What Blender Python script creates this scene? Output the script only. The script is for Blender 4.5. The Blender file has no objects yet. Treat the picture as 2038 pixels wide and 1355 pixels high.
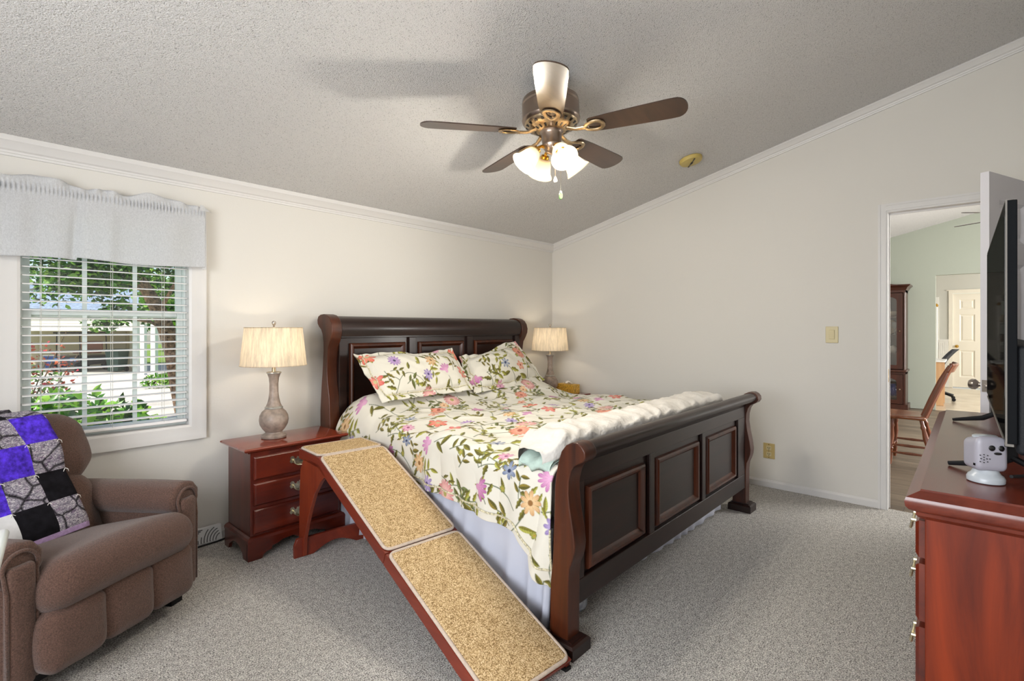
import bpy, bmesh, math, random
import numpy as np
from mathutils import Matrix, Vector, Euler

random.seed(7)
sc = bpy.context.scene
C = sc.collection
PI = math.pi

# ------------------------------------------------------------------ camera
CAM = Vector((-4.356, -3.353, 1.255))
YAW = 0.8362
cd = bpy.data.cameras.new('camera')
cam = bpy.data.objects.new('camera', cd)
C.objects.link(cam)
cam.location = CAM
cam.rotation_euler = (PI / 2, 0, -YAW)
cd.sensor_width = 36.0
cd.lens = 1014.19 * 36 / 2038
cd.shift_y = -24.53 / 2038
cd.clip_start = 0.02
sc.camera = cam

# ------------------------------------------------------------------ world, sun, added fill lights, exposure
world = bpy.data.worlds.new('world')
sc.world = world
world.use_nodes = True
wn = world.node_tree.nodes
wl = world.node_tree.links
bg = wn['Background']
sky = wn.new('ShaderNodeTexSky')
sky.sky_type = 'NISHITA'
sky.sun_disc = False
sky.sun_elevation = math.radians(50)
sky.sun_rotation = math.radians(230)
wl.new(sky.outputs[0], bg.inputs[0])
bg.inputs[1].default_value = 0.13

def light(name, kind, loc, energy, col=(1, 1, 1), **kw):
    d = bpy.data.lights.new(name, kind)
    d.energy = energy
    d.color = col
    o = bpy.data.objects.new(name, d)
    C.objects.link(o)
    o.location = loc
    for k, v in kw.items():
        if k == 'rot':
            o.rotation_euler = v
        elif k == 'dir':
            o.rotation_euler = Vector(v).to_track_quat('-Z', 'Y').to_euler()
        else:
            setattr(d, k, v)
    return o

light('sun', 'SUN', (0, 0, 8), 4.0, (1, .95, .86), dir=(.62, -.05, -1.0), angle=.009)
# added area lights stand in for unseen windows; only the rear has an opening
light('rear_fill_light', 'AREA', (-5.62, -2.6, 1.40), 64, (.95, .97, 1), shape='RECTANGLE', size=2.0, size_y=1.2, dir=(1, -.05, -.04))
light('living_fill_light', 'AREA', (2.8, -6.35, 1.5), 215, (1, .98, .94), shape='RECTANGLE', size=2.4, size_y=1.4, dir=(0, 1, .05))
light('kitchen_fill_light', 'AREA', (8.0, -6.35, 1.6), 105, (1, .98, .93), shape='RECTANGLE', size=2.4, size_y=1.4, dir=(0, 1, -.05))
sc.view_settings.view_transform = 'Standard'
sc.view_settings.look = 'None'
sc.view_settings.gamma = 1
sc.view_settings.exposure = 0.60
sc.view_settings.use_curve_mapping = False
sc.cycles.use_denoising = True
sc.cycles.max_bounces = 8
sc.cycles.transparent_max_bounces = 12
sc.cycles.sample_clamp_indirect = 6
sc.cycles.caustics_reflective = False
sc.cycles.caustics_refractive = False

# ------------------------------------------------------------------ helpers: materials
def lin(h):
    if isinstance(h, str):
        h = tuple(int(h[i:i + 2], 16) for i in (0, 2, 4))
    out = []
    for c in h[:3]:
        c = c / 255
        out.append(c / 12.92 if c <= .04045 else ((c + .055) / 1.055) ** 2.4)
    return (*out, 1)

def newmat(name):
    m = bpy.data.materials.new(name)
    m.use_nodes = True
    nt = m.node_tree
    return m, nt, nt.nodes['Principled BSDF'], nt.nodes['Material Output']

def coords(nt, scale=(1, 1, 1), rot=(0, 0, 0), kind='Object'):
    tc = nt.nodes.new('ShaderNodeTexCoord')
    mp = nt.nodes.new('ShaderNodeMapping')
    mp.inputs['Scale'].default_value = scale
    mp.inputs['Rotation'].default_value = rot
    nt.links.new(tc.outputs[kind], mp.inputs[0])
    return mp.outputs[0]

def noise(nt, vec, scale, detail=3, rough=.55, dist=0):
    n = nt.nodes.new('ShaderNodeTexNoise')
    n.inputs['Scale'].default_value = scale
    n.inputs['Detail'].default_value = detail
    n.inputs['Roughness'].default_value = rough
    n.inputs['Distortion'].default_value = dist
    nt.links.new(vec, n.inputs['Vector'])
    return n.outputs[0]

def ramp(nt, fac, stops):
    r = nt.nodes.new('ShaderNodeValToRGB')
    e = r.color_ramp.elements
    while len(e) < len(stops):
        e.new(.5)
    for el, (p, c) in zip(e, stops):
        el.position = p
        el.color = lin(c)
    nt.links.new(fac, r.inputs[0])
    return r.outputs[0]

def bump(nt, height, bs, strength=.3, dist=.01):
    b = nt.nodes.new('ShaderNodeBump')
    b.inputs['Strength'].default_value = strength
    b.inputs['Distance'].default_value = dist
    nt.links.new(height, b.inputs['Height'])
    nt.links.new(b.outputs[0], bs.inputs['Normal'])

def plain(name, col, rough=.5, metal=0, nscale=0, var=.08, bscale=0, bstr=.2, bdist=.004, spec=.5, coat=0, sheen=0):
    m, nt, bs, out = newmat(name)
    bs.inputs['Base Color'].default_value = lin(col)
    bs.inputs['Roughness'].default_value = rough
    bs.inputs['Metallic'].default_value = metal
    bs.inputs['Specular IOR Level'].default_value = spec
    bs.inputs['Coat Weight'].default_value = coat
    bs.inputs['Coat Roughness'].default_value = .12
    bs.inputs['Sheen Weight'].default_value = sheen
    if nscale:
        v = coords(nt)
        f = noise(nt, v, nscale, 4, .6)
        a = tuple(int(col[i:i + 2], 16) for i in (0, 2, 4))
        d = tuple(max(0, c * (1 - var)) for c in a)
        l = tuple(min(255, c * (1 + var)) for c in a)
        nt.links.new(ramp(nt, f, [(.3, d), (.7, l)]), bs.inputs['Base Color'])
    if bscale:
        v = coords(nt)
        bump(nt, noise(nt, v, bscale, 3), bs, bstr, bdist)
    return m

def wood(name, dark, light_, axis='z', rough=.35, coat=.25, scale=14, spec=.5):
    m, nt, bs, out = newmat(name)
    s = {'x': (.12, 1, 1), 'y': (1, .12, 1), 'z': (1, 1, .12)}[axis]
    v = coords(nt, s)
    f = noise(nt, v, scale, 6, .65, 1.2)
    nt.links.new(ramp(nt, f, [(.28, dark), (.72, light_)]), bs.inputs['Base Color'])
    bs.inputs['Roughness'].default_value = rough
    bs.inputs['Coat Weight'].default_value = coat
    bs.inputs['Coat Roughness'].default_value = .15
    bs.inputs['Specular IOR Level'].default_value = spec
    bump(nt, noise(nt, v, scale * 6, 3), bs, .06, .002)
    return m

def carpet(name, dark, mid, light_, scale=260, bs_=.9, bd=.01):
    m, nt, bs, out = newmat(name)
    v = coords(nt)
    f = noise(nt, v, scale, 2, .7)
    f2 = noise(nt, v, scale * .22, 3, .6)
    mx = nt.nodes.new('ShaderNodeMath')
    mx.operation = 'MULTIPLY_ADD'
    nt.links.new(f2, mx.inputs[0])
    mx.inputs[1].default_value = .25
    nt.links.new(f, mx.inputs[2])
    sb = nt.nodes.new('ShaderNodeMath')
    sb.operation = 'SUBTRACT'
    nt.links.new(mx.outputs[0], sb.inputs[0])
    sb.inputs[1].default_value = .125
    nt.links.new(ramp(nt, sb.outputs[0], [(.36, dark), (.5, mid), (.64, light_)]), bs.inputs['Base Color'])
    bs.inputs['Roughness'].default_value = 1
    bs.inputs['Specular IOR Level'].default_value = .1
    bump(nt, sb.outputs[0], bs, bs_, bd)
    return m

def thin(name, col, trans=.5, nscale=0, stretch=(1, 1, 1), var=.1, bscale=0):
    # thin cloth or frosted glass that lets light through
    m, nt, bs, out = newmat(name)
    bs.inputs['Base Color'].default_value = lin(col)
    bs.inputs['Roughness'].default_value = .9
    bs.inputs['Specular IOR Level'].default_value = .1
    tr = nt.nodes.new('ShaderNodeBsdfTranslucent')
    tr.inputs[0].default_value = lin(col)
    mx = nt.nodes.new('ShaderNodeMixShader')
    mx.inputs[0].default_value = trans
    nt.links.new(bs.outputs[0], mx.inputs[1])
    nt.links.new(tr.outputs[0], mx.inputs[2])
    nt.links.new(mx.outputs[0], out.inputs[0])
    if nscale:
        v = coords(nt, stretch)
        f = noise(nt, v, nscale, 4, .7)
        a = tuple(int(col[i:i + 2], 16) for i in (0, 2, 4))
        cr = ramp(nt, f, [(.3, tuple(c * (1 - var) for c in a)), (.7, tuple(min(255, c * (1 + var)) for c in a))])
        nt.links.new(cr, bs.inputs['Base Color'])
        nt.links.new(cr, tr.inputs[0])
    if bscale:
        bump(nt, noise(nt, coords(nt), bscale, 2), bs, .3, .004)
    return m

def glass(name, refl=.07, tint='FFFFFF'):
    m, nt, bs, out = newmat(name)
    t = nt.nodes.new('ShaderNodeBsdfTransparent')
    t.inputs[0].default_value = lin(tint)
    g = nt.nodes.new('ShaderNodeBsdfGlossy')
    g.inputs['Roughness'].default_value = .02
    mx = nt.nodes.new('ShaderNodeMixShader')
    mx.inputs[0].default_value = refl
    nt.links.new(t.outputs[0], mx.inputs[1])
    nt.links.new(g.outputs[0], mx.inputs[2])
    nt.links.new(mx.outputs[0], out.inputs[0])
    return m

def emit(name, col, s):
    m, nt, bs, out = newmat(name)
    bs.inputs['Base Color'].default_value = lin(col)
    bs.inputs['Emission Color'].default_value = lin(col)
    bs.inputs['Emission Strength'].default_value = s
    return m

def vcol(name, rough=.85, sheen=.1):
    m, nt, bs, out = newmat(name)
    a = nt.nodes.new('ShaderNodeAttribute')
    a.attribute_name = 'print'
    nt.links.new(a.outputs['Color'], bs.inputs['Base Color'])
    bs.inputs['Roughness'].default_value = rough
    bs.inputs['Specular IOR Level'].default_value = .25
    bs.inputs['Sheen Weight'].default_value = sheen
    bump(nt, noise(nt, coords(nt), 7, 2, .5), bs, .4, .03)
    return m

# ------------------------------------------------------------------ helpers: geometry
class MB:
    def __init__(s):
        s.v = []
        s.f = []
        s.m = []
        s.M = None
    def add(s, vs, fs, mi=0):
        o = len(s.v)
        if s.M is not None:
            vs = [s.M @ Vector(p) for p in vs]
        s.v += [tuple(p) for p in vs]
        s.f += [tuple(i + o for i in f) for f in fs]
        s.m += [mi] * len(fs)
        return s
    def box(s, x0, x1, y0, y1, z0, z1, mi=0):
        x0, x1 = min(x0, x1), max(x0, x1)
        y0, y1 = min(y0, y1), max(y0, y1)
        z0, z1 = min(z0, z1), max(z0, z1)
        vs = [(x, y, z) for z in (z0, z1) for y in (y0, y1) for x in (x0, x1)]
        return s.add(vs, [(0, 2, 3, 1), (4, 5, 7, 6), (0, 1, 5, 4), (2, 6, 7, 3), (0, 4, 6, 2), (1, 3, 7, 5)], mi)
    def prism(s, poly, a0, a1, axis='x', mi=0):
        n = len(poly)
        def P(p, a):
            return {'x': (a, p[0], p[1]), 'y': (p[0], a, p[1]), 'z': (p[0], p[1], a)}[axis]
        vs = [P(p, a0) for p in poly] + [P(p, a1) for p in poly]
        fs = [tuple(range(n)), tuple(range(2 * n - 1, n - 1, -1))]
        fs += [(i, i + n, (i + 1) % n + n, (i + 1) % n) for i in range(n)]
        return s.add(vs, fs, mi)
    def lathe(s, prof, c=(0, 0, 0), seg=28, M=None, mi=0, caps=True):
        vs = []
        for r, z in prof:
            for k in range(seg):
                a = 2 * PI * k / seg
                p = Vector((r * math.cos(a), r * math.sin(a), z))
                if M is not None:
                    p = M @ p
                vs.append(p + Vector(c))
        fs = []
        for i in range(len(prof) - 1):
            for k in range(seg):
                k2 = (k + 1) % seg
                fs.append((i * seg + k, i * seg + k2, (i + 1) * seg + k2, (i + 1) * seg + k))
        if caps:
            fs.append(tuple(range(seg - 1, -1, -1)))
            fs.append(tuple((len(prof) - 1) * seg + k for k in range(seg)))
        return s.add(vs, fs, mi)
    def tube(s, pts, r, seg=8, mi=0, caps=True, flat=1.0):
        pts = [Vector(p) for p in pts]
        n = len(pts)
        rs = r if isinstance(r, (list, tuple)) else [r] * n
        vs = []
        up = None
        for i, p in enumerate(pts):
            t = (pts[min(i + 1, n - 1)] - pts[max(i - 1, 0)]).normalized()
            if up is None:
                up = Vector((0, 0, 1)) if abs(t.z) < .9 else Vector((1, 0, 0))
            a = t.cross(up).normalized()
            up = a.cross(t).normalized()
            for k in range(seg):
                th = 2 * PI * k / seg
                vs.append(p + a * (rs[i] * math.cos(th)) + up * (rs[i] * flat * math.sin(th)))
        fs = []
        for i in range(n - 1):
            for k in range(seg):
                k2 = (k + 1) % seg
                fs.append((i * seg + k, i * seg + k2, (i + 1) * seg + k2, (i + 1) * seg + k))
        if caps:
            fs.append(tuple(range(seg - 1, -1, -1)))
            fs.append(tuple((n - 1) * seg + k for k in range(seg)))
        return s.add(vs, fs, mi)
    def cyl(s, a, b, r, seg=16, mi=0):
        return s.tube([a, b], r, seg, mi)
    def grid(s, P, closed=False, mi=0):
        nu, nv = len(P), len(P[0])
        vs = [p for row in P for p in row]
        fs = [(i * nv + j, i * nv + j + 1, (i + 1) * nv + j + 1, (i + 1) * nv + j) for i in range(nu - 1) for j in range(nv - 1)]
        return s.add(vs, fs, mi)
    def rbox(s, c, size, r, n=7, deform=None, mi=0):
        # box with rounded edges; deform moves points given in box coordinates
        h = [d / 2 for d in size]
        r = min(r, min(h) * .999)
        def ticks(hh):
            e = [-hh + r * (1 - math.cos(PI / 2 * k / n)) for k in range(n + 1)]
            m = [-hh + r + (2 * hh - 2 * r) * k / n for k in range(1, n)]
            return e + m + [-x for x in reversed(e)]
        T = [ticks(x) for x in h]
        for ax in range(3):
            for sg in (-1, 1):
                u, w = [(1, 2), (2, 0), (0, 1)][ax]
                P = []
                for a in T[u]:
                    row = []
                    for b in T[w]:
                        p = [0, 0, 0]
                        p[ax] = sg * h[ax]
                        p[u] = a
                        p[w] = b
                        q = [max(-(h[i] - r), min(h[i] - r, p[i])) for i in range(3)]
                        d = Vector([p[i] - q[i] for i in range(3)])
                        d = d.normalized() * r if d.length > 1e-9 else d
                        p = Vector(q) + d
                        if deform:
                            p = Vector(deform(p))
                        row.append(p + Vector(c))
                    P.append(row if sg > 0 else row[::-1])
                s.grid(P, mi=mi)
        return s

def thing(name, label, cat, loc=(0, 0, 0), rz=0, group=None):
    o = bpy.data.objects.new(name, None)
    C.objects.link(o)
    o.empty_display_size = .1
    o.location = loc
    o.rotation_euler = (0, 0, rz)
    o['label'] = label
    o['category'] = cat
    if group:
        o['group'] = group
    return o

def tag(o, label, cat, group=None):
    o['label'] = label
    o['category'] = cat
    if group:
        o['group'] = group
    return o

def mesh_of(name, mb, smooth=35, merge=.00005):
    me = bpy.data.meshes.new(name)
    me.from_pydata(mb.v, [], mb.f)
    if any(mb.m):
        me.polygons.foreach_set('material_index', mb.m)
    bm = bmesh.new()
    bm.from_mesh(me)
    if merge:
        bmesh.ops.remove_doubles(bm, verts=bm.verts, dist=merge)
    bmesh.ops.recalc_face_normals(bm, faces=bm.faces)
    bm.to_mesh(me)
    bm.free()
    if smooth:
        me.polygons.foreach_set('use_smooth', [True] * len(me.polygons))
        if smooth < 180:
            me.set_sharp_from_angle(angle=math.radians(smooth))
    return me

def world_mat(q):
    L = Matrix.LocRotScale(q.location, q.rotation_euler, q.scale)
    return L if q.parent is None else world_mat(q.parent) @ q.matrix_parent_inverse @ L

def obj(name, mb, mats, parent=None, world_=False, smooth=35, bevel=0, label=None, seg=2, merge=.00005):
    me = mb if isinstance(mb, bpy.types.Mesh) else mesh_of(name, mb, smooth, merge)
    for m in (mats if isinstance(mats, (list, tuple)) else [mats]):
        me.materials.append(m)
    o = bpy.data.objects.new(name, me)
    C.objects.link(o)
    if parent is not None:
        o.parent = parent
        if world_:
            P = world_mat(parent)
            o.matrix_parent_inverse = P.inverted()
    if bevel:
        b = o.modifiers.new('bevel', 'BEVEL')
        b.width = bevel
        b.segments = seg
        b.limit_method = 'ANGLE'
        b.angle_limit = math.radians(40)
        b.harden_normals = False
    if label:
        o['label'] = label
    return o

def struct(name, mb, m, parent=None, **kw):
    o = obj(name, mb, m, parent, **kw)
    if parent is None:
        o['kind'] = 'structure'
    return o

def dup(root, loc, label, rz=None, group=None):
    r = root.copy()
    C.objects.link(r)
    r.location = loc
    if rz is not None:
        r.rotation_euler = (0, 0, rz)
    r['label'] = label
    if group:
        r['group'] = group
    def rec(a, b):
        for ch in list(a.children):
            c = ch.copy()
            if c.type == 'LIGHT':
                c.data = ch.data
            C.objects.link(c)
            c.parent = b
            rec(ch, c)
    rec(root, r)
    return r

def at(px, py, d):   # point seen at a photo pixel at a given depth
    f = 1014.19
    fw = Vector((math.sin(YAW), math.cos(YAW), 0))
    r = Vector((math.cos(YAW), -math.sin(YAW), 0))
    return CAM + fw * d + r * ((px - 1019) / f * d) + Vector((0, 0, -(py - 652.97) / f * d))

_rng = np.random.RandomState(11)
_tab = _rng.rand(256, 256)
def vnoise(x, y):
    x = np.asarray(x, float)
    y = np.asarray(y, float)
    xi = np.floor(x).astype(int)
    yi = np.floor(y).astype(int)
    fx = x - xi
    fy = y - yi
    fx = fx * fx * (3 - 2 * fx)
    fy = fy * fy * (3 - 2 * fy)
    g = lambda a, b: _tab[a % 256, b % 256]
    return (g(xi, yi) * (1 - fx) + g(xi + 1, yi) * fx) * (1 - fy) + (g(xi, yi + 1) * (1 - fx) + g(xi + 1, yi + 1) * fx) * fy - .5

def np_mesh(name, P, colors=None, close=False):
    # P: (nu,nv,3) array -> smooth grid mesh, colours as a vertex attribute
    nu, nv = P.shape[:2]
    idx = np.arange(nu * nv).reshape(nu, nv)
    q = np.stack([idx[:-1, :-1], idx[:-1, 1:], idx[1:, 1:], idx[1:, :-1]], -1).reshape(-1, 4)
    me = bpy.data.meshes.new(name)
    me.vertices.add(nu * nv)
    me.vertices.foreach_set('co', P.reshape(-1).astype(np.float32))
    me.loops.add(q.size)
    me.loops.foreach_set('vertex_index', q.reshape(-1).astype(np.int32))
    me.polygons.add(len(q))
    me.polygons.foreach_set('loop_start', np.arange(0, q.size, 4, dtype=np.int32))
    me.polygons.foreach_set('use_smooth', np.ones(len(q), dtype=bool))
    me.update(calc_edges=True)
    if colors is not None:
        a = me.color_attributes.new('print', 'FLOAT_COLOR', 'POINT')
        c = np.concatenate([colors.reshape(-1, 3), np.ones((nu * nv, 1))], 1)
        a.data.foreach_set('color', c.reshape(-1).astype(np.float32))
    me.validate()
    return me

# ------------------------------------------------------------------ materials
M = {}
M['wall'] = plain('wall_paint', 'D6D3CD', .75, bscale=90, bstr=.12, bdist=.003, spec=.25)
M['sage'] = plain('sage_paint', 'A3A89C', .8, bscale=90, bstr=.12, spec=.2)
M['trim'] = plain('white_trim', 'D6D4D2', .4, spec=.4)
M['vinyl'] = plain('white_vinyl', 'DCE4E2', .35, spec=.4)
M['outer'] = plain('siding', 'E9E4D4', .8)
def popcorn():
    m, nt, bs, out = newmat('popcorn_ceiling')
    v = coords(nt)
    f = noise(nt, v, 170, 3, .6)
    f2 = noise(nt, v, 75, 2, .5)
    nt.links.new(ramp(nt, f, [(.28, 'A09E9C'), (.42, 'F0EEEC')]), bs.inputs['Base Color'])
    bs.inputs['Roughness'].default_value = .95
    bs.inputs['Specular IOR Level'].default_value = .1
    a = nt.nodes.new('ShaderNodeMath')
    a.operation = 'MULTIPLY_ADD'
    nt.links.new(f2, a.inputs[0])
    a.inputs[1].default_value = .4
    nt.links.new(f, a.inputs[2])
    bump(nt, a.outputs[0], bs, 1.0, .018)
    return m
M['popcorn'] = popcorn()
M['carpet'] = carpet('grey_carpet', '77736E', 'CAC6C0', 'FFFBF4', 190, 1.0, .012)
M['rampcarpet'] = carpet('tan_ramp_carpet', '7E6340', 'C4A577', 'EBD3AA', 210, .8, .006)
M['binding'] = plain('carpet_binding', 'C0AFA0', .8, nscale=60, var=.06)
def planks():
    m, nt, bs, out = newmat('plank_floor')
    v = coords(nt, rot=(0, 0, PI / 2))
    b = nt.nodes.new('ShaderNodeTexBrick')
    nt.links.new(v, b.inputs[0])
    b.inputs['Scale'].default_value = 1
    b.inputs['Brick Width'].default_value = 1.2
    b.inputs['Row Height'].default_value = .16
    b.inputs['Mortar Size'].default_value = .002
    b.inputs['Color1'].default_value = lin('7A6A5A')
    b.inputs['Color2'].default_value = lin('9A8874')
    b.inputs['Mortar'].default_value = lin('4A4038')
    f = noise(nt, coords(nt, (1, .08, 1)), 22, 6, .7, .8)
    mx = nt.nodes.new('ShaderNodeMix')
    mx.data_type = 'RGBA'
    mx.blend_type = 'OVERLAY'
    mx.inputs[0].default_value = .7
    nt.links.new(b.outputs[0], mx.inputs[6])
    nt.links.new(ramp(nt, f, [(.3, '505050'), (.7, 'B0B0B0')]), mx.inputs[7])
    nt.links.new(mx.outputs[2], bs.inputs['Base Color'])
    bs.inputs['Roughness'].default_value = .45
    return m
M['planks'] = planks()
M['kfloor'] = plain('pale_kitchen_floor', 'CDBFA9', .18, nscale=3, var=.06, spec=.5)
M['bedwood'] = wood('espresso_wood', '140A08', '2A140E', 'x', .38, .15, 10, .4)
M['bedwood_v'] = wood('espresso_wood_upright', '26110A', '54260F', 'z', .38, .15, 10, .4)
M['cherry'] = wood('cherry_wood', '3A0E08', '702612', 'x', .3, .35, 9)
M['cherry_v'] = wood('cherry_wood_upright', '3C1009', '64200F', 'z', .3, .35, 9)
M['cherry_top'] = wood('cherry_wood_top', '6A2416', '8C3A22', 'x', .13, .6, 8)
M['dresser_side'] = wood('dresser_veneer', '3A0D05', '86300F', 'z', .45, .0, 9, .3)
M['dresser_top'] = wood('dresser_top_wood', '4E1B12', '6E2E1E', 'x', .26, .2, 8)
M['rampwood'] = wood('ramp_wood', '5E1E10', '84301A', 'y', .4, .2, 8)
M['rampwood_v'] = wood('ramp_wood_upright', '6A2211', '8E3A1C', 'z', .4, .2, 8)
M['brass'] = plain('aged_brass', 'B7A284', .3, 1, nscale=40, var=.15)
M['palebrass'] = plain('pale_brass', 'D8CDB0', .28, 1, nscale=60, var=.2)
M['nickel'] = plain('nickel', 'B4ACA4', .28, 1)
M['pewter'] = plain('fan_pewter', '9A8A7E', .3, 1)
M['gold'] = plain('polished_brass', 'D9A94A', .2, 1)
M['blade'] = wood('fan_blade_wood', '2E2018', '4A3426', 'x', .32, .5, 8, .5)
M['frost'] = thin('frosted_glass', 'FFF6E6', .6)
M['bulb'] = emit('lit_bulb', 'FFE9C4', 2.2)
M['shade'] = thin('oatmeal_lampshade', 'DACDB8', .42, 60, (1, 1, .06), .12)
M['lampbase'] = plain('weathered_lamp_base', '8E7F74', .45, nscale=18, var=.22, bscale=60, bstr=.1)
M['lampring'] = plain('silvered_lamp_ring', 'A8A49C', .35, .5, nscale=25, var=.15)
M['recliner'] = plain('brown_chenille', '5B453C', .95, nscale=230, var=.24, bscale=260, bstr=.6, bdist=.005, spec=.12, sheen=.22)
M['black'] = plain('black_plastic', '131315', .55, spec=.25)
M['tvback'] = plain('tv_back_plastic', '15171B', .6, bscale=400, bstr=.3, spec=.3)
def dark_screen():
    m, nt, bs, out = newmat('tv_screen')
    bs.inputs['Base Color'].default_value = lin('08080A')
    bs.inputs['Specular IOR Level'].default_value = 0
    bs.inputs['Roughness'].default_value = 1
    g = nt.nodes.new('ShaderNodeBsdfGlossy')
    g.inputs['Roughness'].default_value = .03
    mx = nt.nodes.new('ShaderNodeMixShader')
    mx.inputs[0].default_value = .06
    nt.links.new(bs.outputs[0], mx.inputs[1])
    nt.links.new(g.outputs[0], mx.inputs[2])
    nt.links.new(mx.outputs[0], out.inputs[0])
    return m
M['screen'] = dark_screen()
M['silver'] = plain('silver_plastic', '96949E', .38, spec=.5)
M['silver2'] = plain('silver_plastic_base', 'A6ACB2', .3, spec=.5)
M['darkhole'] = plain('dark_lens', '0A0A0C', .2)
M['ivory'] = plain('ivory_plastic', 'C9BC92', .4)
M['ivory2'] = plain('yellowed_plastic', 'BDA85F', .5)
M['white'] = plain('white_paint', 'E9E7E2', .45)
M['doorwhite'] = plain('bedroom_door_white', 'CFCDD2', .5, bscale=120, bstr=.08)
M['cream_door'] = plain('kitchen_door_white', 'EDE6D8', .45)
M['valance'] = thin('valance_cotton', 'E8E9EB', .55, 240, (1, 1, .5), .05, 300)
M['slat'] = plain('blind_slat', 'F1EFEE', .5)
M['cord'] = plain('blind_cord', 'CFCFC9', .8)
M['glass'] = glass('window_glass', .05)
M['cabglass'] = glass('cabinet_glass', .12)
M['sheet'] = plain('white_blanket', 'D4D0CA', .95, nscale=10, var=.03, bscale=14, bstr=.6, bdist=.025, spec=.1)
M['teal'] = plain('teal_stripe_cloth', 'AFC2B8', .95, nscale=20, var=.1)
M['skirt'] = plain('bed_skirt_cotton', 'C2C5D2', .9, spec=.1)
M['mattress'] = plain('mattress_ticking', 'E4E0D8', .9)
M['print'] = vcol('floral_print')
M['rope'] = plain('twisted_cord', 'B5AE94', .8, nscale=120, var=.35)
M['tissuebox'] = plain('gold_tissue_box', 'C79A3C', .5, nscale=90, var=.3)
M['tissue'] = plain('tissue_paper', 'F0ECE6', .9)
M['plasticbag'] = plain('grey_plastic_bag', '9AA0AC', .2, nscale=14, var=.3, bscale=25, bstr=.8, bdist=.02)
M['vent'] = plain('vent_enamel', 'CFCFCF', .5)
M['ventdark'] = plain('vent_shadow_gap', '3C3C40', .8)
M['cable'] = plain('black_cable', '101012', .6)
M['dkwood'] = wood('china_cabinet_wood', '2C140D', '51281A', 'z', .35, .25, 8)
M['oak'] = wood('oak_chair_wood', '5A2A15', '8A4A28', 'z', .3, .35, 8)
M['oakseat'] = wood('oak_seat_wood', '6E3C22', '9A6240', 'x', .25, .4, 8)
M['ltwood'] = wood('desk_wood', 'B98A5E', 'D2A87C', 'z', .5, 0, 8)
M['officemesh'] = plain('office_chair_mesh', '2A2C31', .7)
M['china'] = plain('pale_china', 'D9CDBA', .25, nscale=30, var=.3)
M['cobalt'] = plain('cobalt_glass', '12308C', .1)
M['tablewhite'] = plain('glossy_white_rim', 'E8EBE6', .2)

# ------------------------------------------------------------------ the room
ZC = lambda y: 2.136 - .24 * y if y > -3.95 else 3.084 + .24 * (y + 3.95)
XD, YC = -5.6, -3.95
f = struct('floor', MB().box(XD - .12, .03, YC - .1, .12, -.1, 0), M['carpet'])
struct('floor_living', MB().box(.03, 5.86, -6.5, .12, -.1, -.006), M['planks'])
struct('floor_kitchen', MB().box(5.86, 10.0, -6.5, .12, -.1, -.004), M['kfloor'])
WX0, WX1, WZ0, WZ1 = -4.126, -3.426, .70, 1.852
w = MB()
w.box(XD - .12, WX0 - .004, 0, .12, 0, 2.2)
w.box(WX1 + .004, 0.0, 0, .12, 0, 2.2)
w.box(WX0 - .004, WX1 + .004, 0, .12, 0, WZ0 - .004)
w.box(WX0 - .004, WX1 + .004, 0, .12, WZ1 + .004, 2.2)
struct('wall_left', w, M['wall'], smooth=0, merge=0)
struct('wall_left_living', MB().box(0, 10.0, 0, .12, 0, 2.2), M['sage'], smooth=0)
DY0, DY1, DZ = -2.912, -3.76, 2.066
CWD = .046
w = MB()
w.prism([(0, 0), (0, ZC(0) + .02), (DY0, ZC(DY0) + .02), (DY0, 0)], 0, .11, 'x')
w.prism([(DY0, DZ), (DY0, ZC(DY0) + .02), (DY1, ZC(DY1) + .02), (DY1, DZ)], 0, .11, 'x')
w.prism([(DY1, 0), (DY1, ZC(DY1) + .02), (YC, ZC(YC) + .02), (YC, 0)], 0, .11, 'x')
struct('wall_right', w, M['wall'], smooth=0, merge=0)
w = MB().box(XD - .12, .11, YC - .1, YC, 0, 3.15)
struct('wall_near', w, M['wall'], smooth=0, merge=0)
w = MB()
for y0, y1, z0, z1 in ((.0, -1.6, 0, 3.1), (-3.6, YC, 0, 3.1), (-1.6, -3.6, 0, .8), (-1.6, -3.6, 2.0, 3.1)):
    w.box(XD - .12, XD, y0, y1, z0, min(z1, 3.1))
struct('wall_rear', w, M['wall'], smooth=0, merge=0)
w = MB()
w.prism([(.35, ZC(.35)), (YC, ZC(YC)), (YC, ZC(YC) + .14), (.35, ZC(.35) + .14)], XD - .3, 10.1, 'x')
struct('ceiling', w, M['popcorn'], smooth=0)
w = MB()
w.prism([(YC, ZC(YC)), (-6.6, ZC(-6.6)), (-6.6, ZC(-6.6) + .14), (YC, ZC(YC) + .14)], .0, 10.1, 'x')
struct('ceiling_living', w, M['popcorn'], smooth=0)
struct('wall_near_living', MB().box(0, 10.0, -6.5, -6.4, 0, 2.7), M['sage'], smooth=0)
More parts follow.
